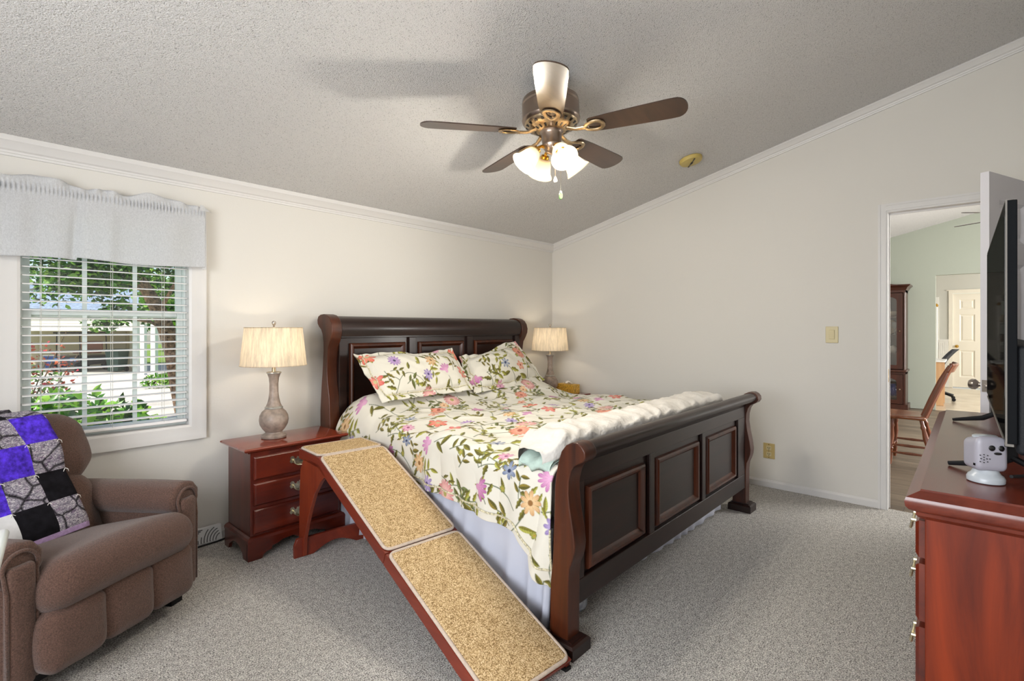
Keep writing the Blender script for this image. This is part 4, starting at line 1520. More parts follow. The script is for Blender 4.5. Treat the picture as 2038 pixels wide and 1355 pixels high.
# arms
def arm(sx):
    c = sx * CHX
    a = obj('arm', (lambda w: (puff(w, (sx * .342, .38, .27), (.095, .66, .42), .035, .010), w)[1])(MB()), FAB, rc, smooth=180)
    w = MB()
    nn = 26
    P = []
    Ls = [(.040, .02), (.040, .30), (.040, .84), (.046, .97), (.058, 1.0), (.10, 1.0), (.22, 1.02), (.40, 1.02), (.56, 1.0), (.66, .98), (.695, .9), (.71, .6), (.712, .05)]
    for y, s in Ls:
        ringp = []
        for k in range(nn + 1):
            th_ = -1.05 + (2 * PI - 1.1) * k / nn   # open underneath
            rx, rz_ = .079 * s, .074 * s
            wrn = 1 + (.030 * math.sin(th_ * 22) if .035 < y < .12 else .006 * math.sin(th_ * 9 + y * 30))
            ringp.append((c + rx * wrn * math.cos(th_), y, .482 - .035 * max(0, (y - .1)) + rz_ * wrn * math.sin(th_)))
        P.append(ringp)
    w.grid(P)
    obj('arm_roll', w, FAB, a, smooth=180)
    w = MB()
    def fd(p):
        x, y, z = p
        return (x, y - .008 * max(0, 1 - (x / .05) ** 2), z)
    w.rbox((c, .040, .285), (.085, .035, .40), .016, 6, fd)
    obj('front_panel', w, FAB, a, smooth=180)
    w = MB()
    pts = []
    for k in range(21):
        t = k / 20
        a_ = PI * (1.12 - 1.24 * t)
        pts.append((c + .052 * math.cos(a_), .036, .478 + .050 * math.sin(a_)))
    pts = [(c - .043, .026, .10)] + [(c - .045, .026, .40)] + [(p[0], .034, p[2]) for p in pts] + [(c + .045, .026, .40), (c + .043, .026, .10)]
    w.tube(pts, .006, 8)
    obj('welt', w, FAB, a, smooth=180)
arm(-1)
arm(1)
# back: lower lumbar cushion, upper head pillow, shell
lean = Matrix.Translation((-.02, .47, .418)) @ Matrix.Rotation(-.37, 4, 'X')
def back_pad(name, zc_, hgt, wid, th_, yoff, kk):
    w = MB()
    w.M = lean
    puff(w, (0, yoff, zc_), (wid, th_, hgt), th_ * .48, kk, wob=.006)
    return obj(name, w, FAB, rc, smooth=180)
back_pad('lumbar_cushion', .02, .36, .66, .17, .055, .03)
back_pad('head_pillow', .325, .30, .72, .19, .055, .035)
w = MB()
w.M = lean
w.rbox((0, .155, .12), (.64, .07, .60), .03, 5)
obj('back_shell', w, FAB, rc, smooth=180)

# patchwork quilt draped over the recliner back
def stone():
    m, nt, bs, out = newmat('quilt_stone_print')
    v = coords(nt)
    dn = nt.nodes.new('ShaderNodeTexNoise')
    dn.inputs['Scale'].default_value = 9
    nt.links.new(v, dn.inputs[0])
    ad = nt.nodes.new('ShaderNodeMix')
    ad.data_type = 'VECTOR'
    ad.inputs[0].default_value = .035
    nt.links.new(v, ad.inputs[4])
    nt.links.new(dn.outputs['Color'], ad.inputs[5])
    vo_ = nt.nodes.new('ShaderNodeTexVoronoi')
    vo_.inputs['Scale'].default_value = 10
    nt.links.new(ad.outputs[1], vo_.inputs[0])
    ve = nt.nodes.new('ShaderNodeTexVoronoi')
    ve.feature = 'DISTANCE_TO_EDGE'
    ve.inputs['Scale'].default_value = 10
    nt.links.new(ad.outputs[1], ve.inputs[0])
    f = noise(nt, coords(nt, (1, 1, 2.6)), 55, 4, .75, 2.2)
    c1 = ramp(nt, f, [(.34, '3A3742'), (.5, '8C8694'), (.66, 'E6E2E2')])
    c2 = ramp(nt, noise(nt, v, 60, 3, .7), [(.52, 'FFFFFF'), (.68, 'B58DBA')])
    mu = nt.nodes.new('ShaderNodeMix')
    mu.data_type = 'RGBA'
    mu.blend_type = 'MULTIPLY'
    mu.inputs[0].default_value = .7
    nt.links.new(c1, mu.inputs[6])
    nt.links.new(c2, mu.inputs[7])
    ed = ramp(nt, ve.outputs['Distance'], [(.015, '141418'), (.07, 'FFFFFF')])
    mu2 = nt.nodes.new('ShaderNodeMix')
    mu2.data_type = 'RGBA'
    mu2.blend_type = 'MULTIPLY'
    mu2.inputs[0].default_value = .9
    nt.links.new(mu.outputs[2], mu2.inputs[6])
    nt.links.new(ed, mu2.inputs[7])
    nt.links.new(mu2.outputs[2], bs.inputs['Base Color'])
    bs.inputs['Roughness'].default_value = .9
    bs.inputs['Specular IOR Level'].default_value = .15
    return m
QM = [stone(), plain('quilt_purple', '4A2FB4', .9, nscale=45, var=.35, spec=.15), plain('quilt_black', '17161A', .95, nscale=30, var=.3, spec=.1), plain('quilt_pale', 'D9D9DA', .9, nscale=12, var=.08, spec=.1), plain('quilt_hem_lilac', 'B59BC4', .9, nscale=60, var=.1, spec=.1)]
SQ = .126
qt = thing('patchwork_quilt', 'purple, black and stone-print patchwork quilt draped over the recliner back', 'quilt', RC + Vector((0, 0, .40)), RA)
# arc-length path of the front face of the back, in the lean frame: (y, z)
qpath = [(-.046, -.055), (-.060, -.01), (-.068, .05), (-.058, .13), (-.058, .19), (-.076, .27), (-.082, .35), (-.070, .42), (-.045, .463), (-.005, .492), (.04, .502), (.09, .500), (.15, .485), (.19, .45), (.20, .36), (.203, .25)]
cum = [0]
for p, q in zip(qpath[:-1], qpath[1:]):
    cum.append(cum[-1] + math.hypot(q[0] - p[0], q[1] - p[1]))
rowsplit = [0, .022] + [.022 + SQ * k for k in range(1, 8)]
cells = {0: [0, 2, 0, 1, 0, 2, 0], 1: [2, 0, 1, 0, 2, 0, 2], 2: [3, 1, 0, 1, 0, 1, 0], 3: [0, 2, 0, 1, 0, 2, 0], 4: [2, 0, 1, 0, 2, 0, 1]}
qr = .172
w = MB()
def qpoint(t, s):
    y = np.interp(s, cum, [p[0] for p in qpath])
    z = np.interp(s, cum, [p[1] for p in qpath])
    off = -.013 - .006 * math.sin(t * 17 + s * 9) - .004 * math.sin(s * 37 + t * 5)
    crown = -.030 * max(0, 1 - (t / .36) ** 2)
    if s > cum[9]:
        off, crown = 0, 0
    skew = -.10 * (s - .15)
    p = lean @ Vector((t + skew, y + off + crown, z + (.012 + .02 * max(0, 1 - (t / .36) ** 2) if .62 < s < .95 else 0)))
    return (p.x, p.y, p.z - .40)
NS = 7
smax = cum[-1] - .01
tl = [qr - SQ * k for k in range(6)]
for col_ in range(4):
    for rw in range(len(rowsplit) - 1):
        s0, s1 = rowsplit[rw], min(rowsplit[rw + 1], smax)
        if s1 <= s0:
            continue
        mi = 4 if rw == 0 else cells[col_][rw - 1]
        P = [[qpoint(tl[col_ + 1] + (tl[col_] - tl[col_ + 1]) * i / NS, s0 + (s1 - s0) * j / NS) for j in range(NS + 1)] for i in range(NS + 1)]
        w.grid(P, mi=mi)
qo = obj('patches', w, QM, qt, smooth=180)
sd = qo.modifiers.new('solid', 'SOLIDIFY')
sd.thickness = .008
sd.offset = 1
w = MB()
for col_ in range(4):
    for rw in range(2, 8):
        p = Vector(qpoint(tl[col_], rowsplit[rw])) + Vector((0, -.008, 0))
        w.tube([p, p + Vector((.008, -.004, -.006)), p + Vector((.013, -.002, -.018))], .0012, 5)
        w.tube([p, p + Vector((-.007, -.004, -.004)), p + Vector((-.010, -.002, -.014))], .0012, 5)
obj('yarn_ties', w, M['tissue'], qt, smooth=180, merge=0)['kind'] = 'stuff'

# tray table at the left edge
tt = thing('tray_table', 'small tray table with glossy white rim at the left edge of the view', 'table', (-4.503, -1.718, 0), math.radians(-6.5))
w = MB()
w.rbox((0, 0, .735), (.46, .44, .022), .010, 4)
obj('top', w, M['tablewhite'], tt)
for sx in (-1, 1):
    for sy in (-1, 1):
        obj('leg', MB().cyl((sx * .19, sy * .18, 0), (sx * .16, sy * .15, .725), .011, 10), M['nickel'], tt)

# ------------------------------------------------------------------ dresser
dr = thing('dresser', 'long glossy cherry dresser with brass handles at the right edge', 'dresser', (-1.995, -3.49, 0))
DX0, DX1, DYF, DYB = -2.775, -1.215, -3.268, -3.735
w = MB()
w.box(DX0, DX1, DYF, DYB, .085, .80)
obj('body', w, M['dresser_side'], dr, True, smooth=0, bevel=.003)
w = MB()
loft_rect(w, [(DX0 - .004, DX1 + .004, DYB, DYF + .004, .795), (DX0 - .012, DX1 + .012, DYB - .002, DYF + .012, .800), (DX0 - .020, DX1 + .020, DYB - .004, DYF + .016, .806), (DX0 - .022, DX1 + .022, DYB - .004, DYF + .016, .814), (DX0 - .040, DX1 + .040, DYB - .006, DYF + .028, .822),
              (DX0 - .046, DX1 + .046, DYB - .008, DYF + .034, .830), (DX0 - .048, DX1 + .048, DYB - .008, DYF + .036, .842), (DX0 - .045, DX1 + .045, DYB - .008, DYF + .033, .852), (DX0 - .020, DX1 + .020, DYB, DYF + .008, .866), (DX0 - .018, DX1 + .018, DYB, DYF + .006, .870)])
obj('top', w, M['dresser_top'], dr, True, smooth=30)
w = MB()
loft_rect(w, [(DX0 - .016, DX1 + .016, DYB, DYF + .016, 0), (DX0 - .016, DX1 + .016, DYB, DYF + .016, .075), (DX0 - .004, DX1 + .004, DYB, DYF + .004, .090)])
obj('plinth', w, M['cherry'], dr, True, smooth=20)
xm = (DX0 + DX1) / 2
for z0, z1 in ((.695, .785), (.540, .680), (.345, .525), (.105, .330)):
    for a, b in ((DX0 + .012, xm - .008), (xm + .008, DX1 - .012)):
        w = MB()
        vs = [(a, DYF, z0), (b, DYF, z0), (b, DYF, z1), (a, DYF, z1)]
        vs += [(p[0], DYF + .012, p[2]) for p in vs[:4]]
        g = .008
        vs += [(a + g, DYF + .019, z0 + g), (b - g, DYF + .019, z0 + g), (b - g, DYF + .019, z1 - g), (a + g, DYF + .019, z1 - g)]
        w.add(vs, [(0, 1, 2, 3), (8, 11, 10, 9)] + [(k * 4 + i, k * 4 + 4 + i, k * 4 + 4 + (i + 1) % 4, k * 4 + (i + 1) % 4) for k in range(2) for i in range(4)])
        d = obj('drawer', w, M['cherry'], dr, True, smooth=0)
        for hx2 in (a + .16, b - .16):
            w = MB()
            w.M = Matrix.Translation((hx2, DYF + .019, (z0 + z1) / 2)) @ Matrix.Rotation(PI, 4, 'Z')
            bail_handle(w, 0, 0, 0, 1.0)
            obj('handle', w, M['palebrass'], d, True, smooth=30, merge=0, label='brass bail handle')

# television
TVA = math.atan2(.013, 1.15)
tv = thing('television', 'large black flat-screen television standing on the dresser', 'television', (-2.66, -3.4105, .8705), TVA)
TW, Z0, Z1 = 1.17, .108, .690
w = MB()
w.box(0, TW, -.022, -.003, Z0, Z1)
obj('frame', w, plain('tv_frame', '0E1013', .7, spec=.1), tv, smooth=0, bevel=.002)
w = MB()
w.box(.006, TW - .006, -.003, -.0005, Z0 + .012, Z1 - .006)
obj('screen', w, M['screen'], tv, smooth=0)
w = MB()
w.box(-.0015, 0, -.0045, -.001, Z0, Z1)
w.box(0, TW, -.016, -.001, Z1, Z1 + .0015)
w.box(0, TW, -.016, -.001, Z0 - .006, Z0)
obj('bezel', w, plain('dark_silver_bezel', '77736E', .5, spec=.2), tv, smooth=0, label='thin silvery bezel', merge=0)
w = MB()
w.rbox((TW / 2, -.058, .212), (TW - .02, .075, .262), .012, 5)
bk_ = obj('back_housing', w, M['tvback'], tv)
w = MB()
for k, zz in enumerate((.205, .185, .09, .07)):
    w.box(.0085, .0102, -.090, -.055, Z0 + zz, Z0 + zz + .006)
obj('vent_slots', w, M['darkhole'], bk_, smooth=0, merge=0)
obj('sticker', MB().box(.0088, .0105, -.092, -.062, Z0 + .14, Z0 + .172), M['tissue'], bk_, smooth=0, label='small white sticker')
for xf in (.13, TW - .13):
    w = MB()
    w.tube([(xf + .01, -.02, Z0 + .02), (xf + .01, -.02, .050), (xf + .02, .015, .028), (xf + .06, .105, .006)], [.012, .012, .010, .006], 8, flat=.7)
    w.tube([(xf + .01, -.02, .052), (xf + .0, -.06, .030), (xf - .02, -.15, .006)], [.012, .010, .006], 8, flat=.7)
    obj('stand_foot', w, M['black'], tv)

# small silver tabletop gadget
gd = thing('desktop_gadget', 'small silver electronic gadget with dark eye-like lenses on the dresser corner', 'gadget', (-2.612, -3.378, .8705), math.radians(-62))
w = MB()
prof_g = [(.033, 0), (.0365, .002), (.037, .011), (.034, .017), (.029, .021), (.026, .027), (.024, .033)]
GS = Matrix.Translation((0, 0, .031)) @ Matrix.Diagonal((.76, .76, .92, 1)) @ Matrix.Translation((0, 0, -.036))
w.lathe(prof_g, seg=36)
obj('base', w, M['silver2'], gd)
w = MB()
w.M = GS
def gdf(p):
    x, y, z = p
    return (x, y, z + .008 * max(0, (z + .02) / .062) * (y * -1 / .045 + .6) - .004 * (x / .045) ** 2 * max(0, z) / .04)
w.rbox((0, .004, .078), (.088, .082, .084), .016, 6, gdf)
h_ = obj('housing', w, M['silver'], gd, smooth=180)
w = MB()
w.M = GS
w.lathe([(.030, 0), (.030, .004), (.026, .006), (.001, .0065)], (.0, .004, .1225), 28, Matrix.Diagonal((1.15, .8, 1, 1)))
obj('top_button', w, M['silver2'], h_)
def disc(w, x, z, rx, rz_, y):
    w.lathe([(1, 0), (1, .0025), (.8, .0035), (.01, .0037)], (x, y, z), 18, Matrix.Rotation(PI / 2, 4, 'X') @ Matrix.Diagonal((rx, rz_, 1, 1)))
for x, z, rx, rz_ in ((-.004, .100, .0085, .0075), (.022, .100, .0075, .0075), (.012, .086, .0105, .0035)):
    w = MB()
    w.M = GS
    disc(w, x, z, rx, rz_, -.0368)
    obj('lens', w, M['darkhole'], h_, label='dark oval lens')
w = MB()
w.M = GS
for i, (x, z) in enumerate([(-.026, .082), (-.026, .075), (-.026, .068), (-.026, .061), (-.034, .071), (-.018, .071), (-.010, .071), (-.036, .063), (-.016, .063), (-.036, .080), (-.016, .080)]):
    disc(w, x, z, .0013, .0013, -.0372)
obj('speaker_holes', w, M['darkhole'], h_, merge=0)['kind'] = 'stuff'
w = MB()
w.M = GS
w.box(-.0455, -.0435, -.028, -.020, .050, .056)
w.box(.030, .040, -.040, -.036, .106, .112)
obj('port', w, M['darkhole'], h_, smooth=0, merge=0)
w = MB()
pts = [(-2.58, -3.425, .885), (-2.50, -3.46, .877), (-2.40, -3.50, .876), (-2.30, -3.58, .876), (-2.20, -3.68, .876)]
w.tube(pts, .0042, 8)
tag(obj('gadget_cable', w, M['cable']), 'black cable trailing from the silver gadget across the dresser', 'cable')

# ------------------------------------------------------------------ ceiling fans
FAN_W = 11.0
def ceiling_fan(loc, label, th0, ceil_gap, tilt, lights):
    t = thing('ceiling_fan', label, 'ceiling fan', loc, 0)
    T = Matrix.Rotation(-tilt, 4, 'X')
    w = MB()
    w.lathe([(.080, .185), (.120, .183), (.143, .172), (.147, .152), (.143, .143), (.147, .138), (.147, .075), (.150, .068), (.147, .058), (.138, .050)], seg=48, M=T)
    mo = obj('motor_housing', w, M['pewter'], t)
    w = MB()
    w.lathe([(.138, .052), (.134, .040), (.110, .022), (.075, .010), (.060, .006)], seg=48, M=T)
    obj('vent_plate', w, M['brass'], mo)
    for k in range(20):
        a = 2 * PI * k / 20
        w = MB()
        w.M = T @ Matrix.Rotation(a, 4, 'Z')
        w.prism([(.080, -.004), (.128, -.009), (.128, .009), (.080, .004)], 0, .002, 'z')
        vs = w.v
        w.v = []
        for p in vs:
            w.v.append(p)
        # follow the conical plate
        q = MB()
        q.M = w.M
        q.add([(.078, -.0035, .008), (.131, -.008, .0345), (.131, .008, .0345), (.078, .0035, .008), (.078, -.0035, .014), (.131, -.008, .039), (.131, .008, .039), (.078, .0035, .014)], [(0, 1, 2, 3), (7, 6, 5, 4), (0, 4, 5, 1), (1, 5, 6, 2), (2, 6, 7, 3), (3, 7, 4, 0)])
        obj('vent_slot', q, M['darkhole'], mo, smooth=0)
    w = MB()
    w.lathe([(.062, .175), (.066, .19), (.070, .21), (.070, ceil_gap)] if ceil_gap < .4 else [(.062, .20), (.02, .215), (.013, .23), (.013, ceil_gap - .08), (.05, ceil_gap - .06), (.065, ceil_gap - .02), (.066, ceil_gap)], seg=36)
    obj('canopy', w, M['pewter'], t)
    w = MB()
    w.lathe([(.062, .008), (.054, -.002), (.052, -.010), (.049, -.055), (.052, -.060), (.052, -.066), (.040, -.085), (.030, -.100), (.014, -.108), (.001, -.110)], seg=36, M=T)
    obj('switch_housing', w, M['pewter'], t)
    for k in range(5):
        a = th0 + k * 2 * PI / 5
        w = MB()
        B = T @ Matrix.Rotation(a, 4, 'Z') @ Matrix.Rotation(-.21, 4, 'X')
        w.M = B
        out = []
        r0, r1 = .195, .665
        for x, hw in ((r0, .044), (r0 + .012, .053), (.30, .061), (.45, .068), (.58, .073)):
            out.append((x, -hw))
        for q in range(1, 12):
            an = -PI / 2 + PI * q / 12
            out.append((.602 + .065 * math.cos(an) ** .8 if math.cos(an) > 0 else .6, .074 * math.sin(an)))
        for x, hw in reversed(((r0, .044), (r0 + .012, .053), (.30, .061), (.45, .068), (.58, .073))):
            out.append((x, hw))
        w.prism(out, 0, .006, 'z')
        bl_ = obj('blade', w, M['blade'], t, smooth=30)
        w = MB()
        w.M = B
        w.tube([(.085, 0, .012), (.13, 0, -.004), (.18, 0, -.006)], [.015, .012, .014], 10, flat=.6)
        lp = []
        for q in range(17):
            an = PI + 2 * PI * q / 16
            lp.append((.222 + .046 * math.cos(an), .034 * math.sin(an) * (1 + .25 * math.cos(an)), -.005))
        w.tube(lp, .0115, 8, caps=False, flat=.5)
        w.tube([(.176, -.006, -.005), (.20, -.030, -.005)], .007, 8, flat=.55)
        w.tube([(.176, .006, -.005), (.20, .030, -.005)], .007, 8, flat=.55)
        w.cyl((.262, 0, -.010), (.262, 0, .0), .006, 8)
        obj('blade_iron', w, M['brass'], bl_, merge=0)
    if not lights:
        return t
    for k in range(4):
        a = math.radians(242) + k * PI / 2
        R_ = Matrix.Rotation(a, 4, 'Z')
        w = MB()
        w.M = R_
        w.tube([(.030, 0, -.078), (.055, 0, -.074), (.074, 0, -.084), (.082, 0, -.098)], .008, 10)
        S_ = R_ @ Matrix.Translation((.080, 0, -.094)) @ Matrix.Rotation(math.radians(-42), 4, 'Y') @ Matrix.Rotation(PI, 4, 'X')
        w.M = S_
        w.lathe([(.012, -.006), (.021, -.002), (.022, .022), (.018, .028)], seg=20)
        ar = obj('light_arm', w, M['gold'], t)
        w = MB()
        w.M = S_
        pf = [(.024, .012), (.033, .026), (.041, .046), (.046, .070), (.053, .092), (.064, .108), (.067, .112)]
        w.lathe(pf, seg=36, caps=False)
        sh = obj('glass_shade', w, M['frost'], ar, smooth=180)
        sd_ = sh.modifiers.new('solid', 'SOLIDIFY')
        sd_.thickness = .0025
        w = MB()
        w.M = S_
        w.lathe([(.009, .020), (.011, .035), (.020, .055), (.022, .068), (.016, .082), (.001, .088)], seg=16)
        obj('light_bulb', w, M['bulb'], ar, smooth=180)
        d = bpy.data.lights.new('fan_light', 'POINT')
        d.energy = FAN_W
        d.color = (1, .93, .80)
        d.shadow_soft_size = .03
        o = bpy.data.objects.new('fan_light', d)
        C.objects.link(o)
        o.parent = t
        o.location = (S_ @ Vector((0, 0, .112)))
    for (x, y, z, kind) in ((-.028, -.046, -.247, 'ball'), (.026, -.040, -.305, 'flip')):
        p0 = Vector((x * .6, y * .6, -.10))
        p1 = Vector((x, y, z))
        w = MB()
        w.tube([p0, Vector((x, y, -.115)), p1], .0012, 6)
        ch = obj('pull_chain', w, M['nickel'], t, label='silver pull chain')
        if kind == 'ball':
            w = MB()
            w.lathe([(.001, .012), (.004, .010), (.009, -.006), (.010, -.014), (.007, -.020), (.001, -.023)], tuple(p1), 16)
            obj('pull_knob', w, M['white'], ch, label='white drop-shaped pull')
        else:
            for sg in (-1, 1):
                ctr = p1 + Vector((.0075 * sg * .6, -.0075 * sg * -.5, -.016))
                w = MB()
                Q = Matrix.Translation(ctr) @ Matrix.Rotation(math.radians(-52), 4, 'Z') @ Matrix.Rotation(sg * .12, 4, 'Y')
                w.M = Q
                out = [(.0085 * math.cos(q * PI / 8) * (1 - .18 * math.sin(q * PI / 8)), .021 * math.sin(q * PI / 8)) for q in range(16)]
                w.prism(out, -.003, .003, 'y')
                so_ = obj('sandal_sole', w, plain('sandal_green', '5E8A4A', .5) if sg < 0 else bpy.data.materials['sandal_green'], ch, smooth=20, label='small green flip-flop charm')
                w = MB()
                w.M = Q
                w.tube([(-.008, .0, .002), (-.003, -.006, .010), (0, -.005, .014), (.003, -.006, .010), (.008, .0, .002)], .0018, 6)
                w.lathe([(.001, -.004), (.005, -.002), (.005, .002), (.001, .004)], (0, -.006, .016), 10)
                obj('strap', w, M['white'], so_, smooth=60, merge=0)
    return t
ceiling_fan((-2.274, -1.746, 2.258), 'brown five-blade ceiling fan with four lit glass tulip shades above the bed', 3.795, .290, .047, True)
ceiling_fan((2.30, -3.80, 2.305), 'brown ceiling fan in the next room, its blade showing above the doorway view', math.atan2(.49, -.43), .74, 0, False)

# ------------------------------------------------------------------ seen through the doorway: living room and kitchen
kd = bpy.data.objects.new('door_2', None)
C.objects.link(kd)
kd.location = (KX + .03, KD0, .012)
kd.rotation_euler = (0, 0, -PI / 2)
kd['kind'] = 'structure'
w = MB()
panel_door(w, .80, 1.97, .035, six(.80, 1.97))
obj('leaf', w, M['cream_door'], kd, smooth=0, merge=0)
w = MB()
knob(w, (.065, 0, .86), (0, -1, 0), .026)
obj('knob', w, M['gold'], kd, label='brass door knob')
w = MB()
for a, b in ((KD0 + .065, KD0), (KD1, KD1 - .065)):
    w.box(KX - .016, KX, a, b, 0, 1.985)
w.box(KX - .016, KX, KD0 + .065, KD1 - .065, 1.985, 2.05)
w.box(KX - .02, KX, KD0 + .10, KD1 - .10, 2.05, 2.065)
struct('trim_4', w, M['cream_door'], smooth=0, merge=0)
w = MB()
w.box(KX - .012, KX, -2.80, -2.98, .0, .98)
for k in range(5):
    w.box(KX - .016, KX - .012, -2.815 - k * .034, -2.840 - k * .034, .10, .95)
w.box(KX - .03, KX, -2.80, -2.98, .98, 1.015)
w.box(KX - .02, KX, -2.80, -2.98, 0, .09)
struct('trim_5', w, M['white'], smooth=0, merge=0)
kw = bpy.data.objects.new('window_2', None)
C.objects.link(kw)
kw.location = (KX + .05, -2.25, .85)
kw['kind'] = 'structure'
w = MB()
for a, b, c, d in ((-1.70, -1.76, .85, 1.86), (-2.74, -2.80, .85, 1.86), (-1.70, -2.80, .85, .91), (-1.70, -2.80, 1.80, 1.86), (-1.70, -2.80, 1.33, 1.37), (-2.22, -2.26, .85, 1.86)):
    w.box(KX + .02, KX + .07, a, b, c, d)
obj('frame', w, M['white'], kw, True, smooth=0, merge=0)
obj('pane', MB().box(KX + .043, KX + .047, -1.76, -2.74, .91, 1.80), M['glass'], kw, True, smooth=0)
w = MB()
w.box(KX - .016, KX, -2.74, -2.80 - .02, .80, 1.92)
struct('trim_6', w, M['white'], smooth=0)
# white wire rack in front of that window
rk = thing('plant_rack', 'white wire rack with knick-knacks beside the bright kitchen window', 'rack', (9.55, -2.72, 0))
for sx in (-1, 1):
    for sy in (-1, 1):
        w = MB()
        w.cyl((9.55 + sx * .12, -2.70 + sy * .10, 0), (9.55 + sx * .12, -2.70 + sy * .10, 1.70), .010, 8)
        po = obj('post', w, M['white'], rk, True)
        w = MB()
        w.lathe([(.001, 1.70), (.018, 1.715), (.026, 1.735), (.018, 1.755), (.001, 1.77)], (9.55 + sx * .12, -2.70 + sy * .10, 0), 14)
        obj('finial', w, M['gold'], po, True, label='brass ball finial')
for z in (.25, .62, .98, 1.36):
    w = MB()
    w.box(9.42, 9.68, -2.81, -2.59, z, z + .012)
    obj('shelf', w, M['white'], rk, True, smooth=0)
cols_ = [('plain_vase', 'small dark vase on the lowest visible rack shelf', 'vase', .632, '4A4038'), ('trinket_box', 'brown trinket box on the middle rack shelf', 'box', .992, '6A4A34'), ('figurine', 'small pale figurine on the top rack shelf', 'figurine', 1.372, 'C8B8A0')]
for nm, lb, ct, z, colr in cols_:
    w = MB()
    w.lathe([(.030, 0), (.045, .02), (.05, .06), (.03, .11), (.022, .13), (.028, .15)], (9.52, -2.75, z), 16)
    tag(obj(nm, w, plain(nm + '_glaze', colr, .4)), lb, ct)

# desk and office chair
dk = thing('kitchen_desk', 'light wood desk with pale top just past the kitchen opening', 'desk', (6.66, -2.72, 0))
obj('top', MB().box(6.38, 6.95, -3.035, -2.40, .705, .735), M['white'], dk, True, smooth=0, bevel=.003)
for a, b in ((6.42, 6.45), (6.88, 6.91)):
    obj('side_panel', MB().box(a, b, -3.01, -2.42, 0, .705), M['ltwood'], dk, True, smooth=0)
obj('modesty_panel', MB().box(6.45, 6.88, -2.46, -2.44, .15, .705), M['ltwood'], dk, True, smooth=0)
oc = thing('office_chair', 'black swivel office chair at the kitchen desk', 'chair', (7.36, -2.86, 0))
OY = -2.86
w = MB()
P = []
for j in range(15):
    t = j / 14
    z = .50 + .39 * t
    wd = .20 * math.sin(PI * (.30 + .62 * t)) ** .7
    P.append([(7.36 + (-1 + 2 * i / 12) * wd, OY - .04 - .22 * t ** 1.7 - .05 * (1 - (-1 + 2 * i / 12) ** 2) + .03, z) for i in range(13)])
w.grid(P)
P2 = [[(p[0], p[1] - .05, p[2]) for p in r_] for r_ in P]
w.grid(P2)
n1, n2 = len(P), len(P[0])
edge = [(0, i) for i in range(n2)] + [(j, n2 - 1) for j in range(1, n1)] + [(n1 - 1, i) for i in range(n2 - 2, -1, -1)] + [(j, 0) for j in range(n1 - 2, 0, -1)]
for (a, b), (c, d) in zip(edge, edge[1:] + edge[:1]):
    w.add([P[a][b], P[c][d], P2[c][d], P2[a][b]], [(0, 1, 2, 3)])
obj('backrest', w, M['officemesh'], oc, True, smooth=60)
w = MB()
w.rbox((7.36, OY + .03, .475), (.46, .46, .07), .03, 5)
obj('seat', w, M['officemesh'], oc, True)
obj('gas_post', MB().cyl((7.36, OY, .10), (7.36, OY, .45), .028, 14), M['black'], oc, True)
obj('back_bar', MB().tube([(7.36, OY + .02, .44), (7.36, OY - .15, .43), (7.36, OY - .19, .60)], .018, 8), M['black'], oc, True)
for k in range(5):
    a = -.9 + k * 2 * PI / 5
    p1 = (7.36 + .31 * math.cos(a), OY + .31 * math.sin(a), .075)
    w = MB()
    w.tube([(7.36, OY, .12), (7.36 + .18 * math.cos(a), OY + .18 * math.sin(a), .115), p1], [.02, .018, .014], 8)
    lg = obj('leg', w, M['black'], oc, True)
    w = MB()
    w.cyl((p1[0] - .022, p1[1], .030), (p1[0] + .022, p1[1], .030), .028, 14)
    obj('caster', w, M['black'], lg, True)

# windsor style dining chair near the doorway, facing the left wall
wc = thing('wooden_chair', 'reddish wooden slat-back chair just inside the next room', 'chair', (1.70, -2.800, 0))
w = MB()
def seatd(p):
    x, y, z = p
    return (x * (1 - .10 * (y < 0)), y, z - .012 * max(0, 1 - (x / .2) ** 2) * max(0, 1 - (y / .2) ** 2) * (z > 0))
w.rbox((1.70, -2.860, .440), (.46, .37, .036), .016, 6, seatd)
obj('seat', w, M['oakseat'], wc, True)
turn = lambda L: [(.012, 0), (.016, .06 * L), (.020, .2 * L), (.014, .30 * L), (.022, .34 * L), (.014, .38 * L), (.024, .60 * L), (.016, .78 * L), (.022, .83 * L), (.015, .88 * L), (.016, L)]
legs = []
for sx in (-1, 1):
    for sy in (-1, 1):
        a = Vector((1.70 + sx * .205, -2.785 if sy > 0 else -3.10, 0))
        b = Vector((1.70 + sx * .16, -2.80 if sy > 0 else -3.01, .43))
        d = b - a
        w = MB()
        w.lathe(turn(d.length), tuple(a), 14, Vector((0, 0, 1)).rotation_difference(d).to_matrix().to_4x4())
        obj('leg', w, M['oak'], wc, True)
        legs.append((a, b))
lerp = lambda l, t: l[0] + (l[1] - l[0]) * t
for i, j, t in ((0, 1, .42), (2, 3, .42), (0, 1, .26), (2, 3, .26), (0, 2, .34), (1, 3, .34)):
    p, q = lerp(legs[i], t), lerp(legs[j], t)
    w = MB()
    w.tube([p, p + (q - p) * .25, (p + q) / 2, p + (q - p) * .75, q], [.008, .010, .013, .010, .008], 10)
    obj('stretcher', w, M['oak'], wc, True)
bx = [-.185, .185]
for x in (-.19, .19):
    w = MB()
    pts = [Vector((1.70 + x * .92, -3.035, .45)), Vector((1.70 + x * .98, -3.10, .62)), Vector((1.70 + x, -3.165, .78)), Vector((1.70 + x, -3.215, .925))]
    w.tube(pts, [.020, .018, .018, .017], 10, flat=1.2)
    obj('back_post', w, M['oak'], wc, True)
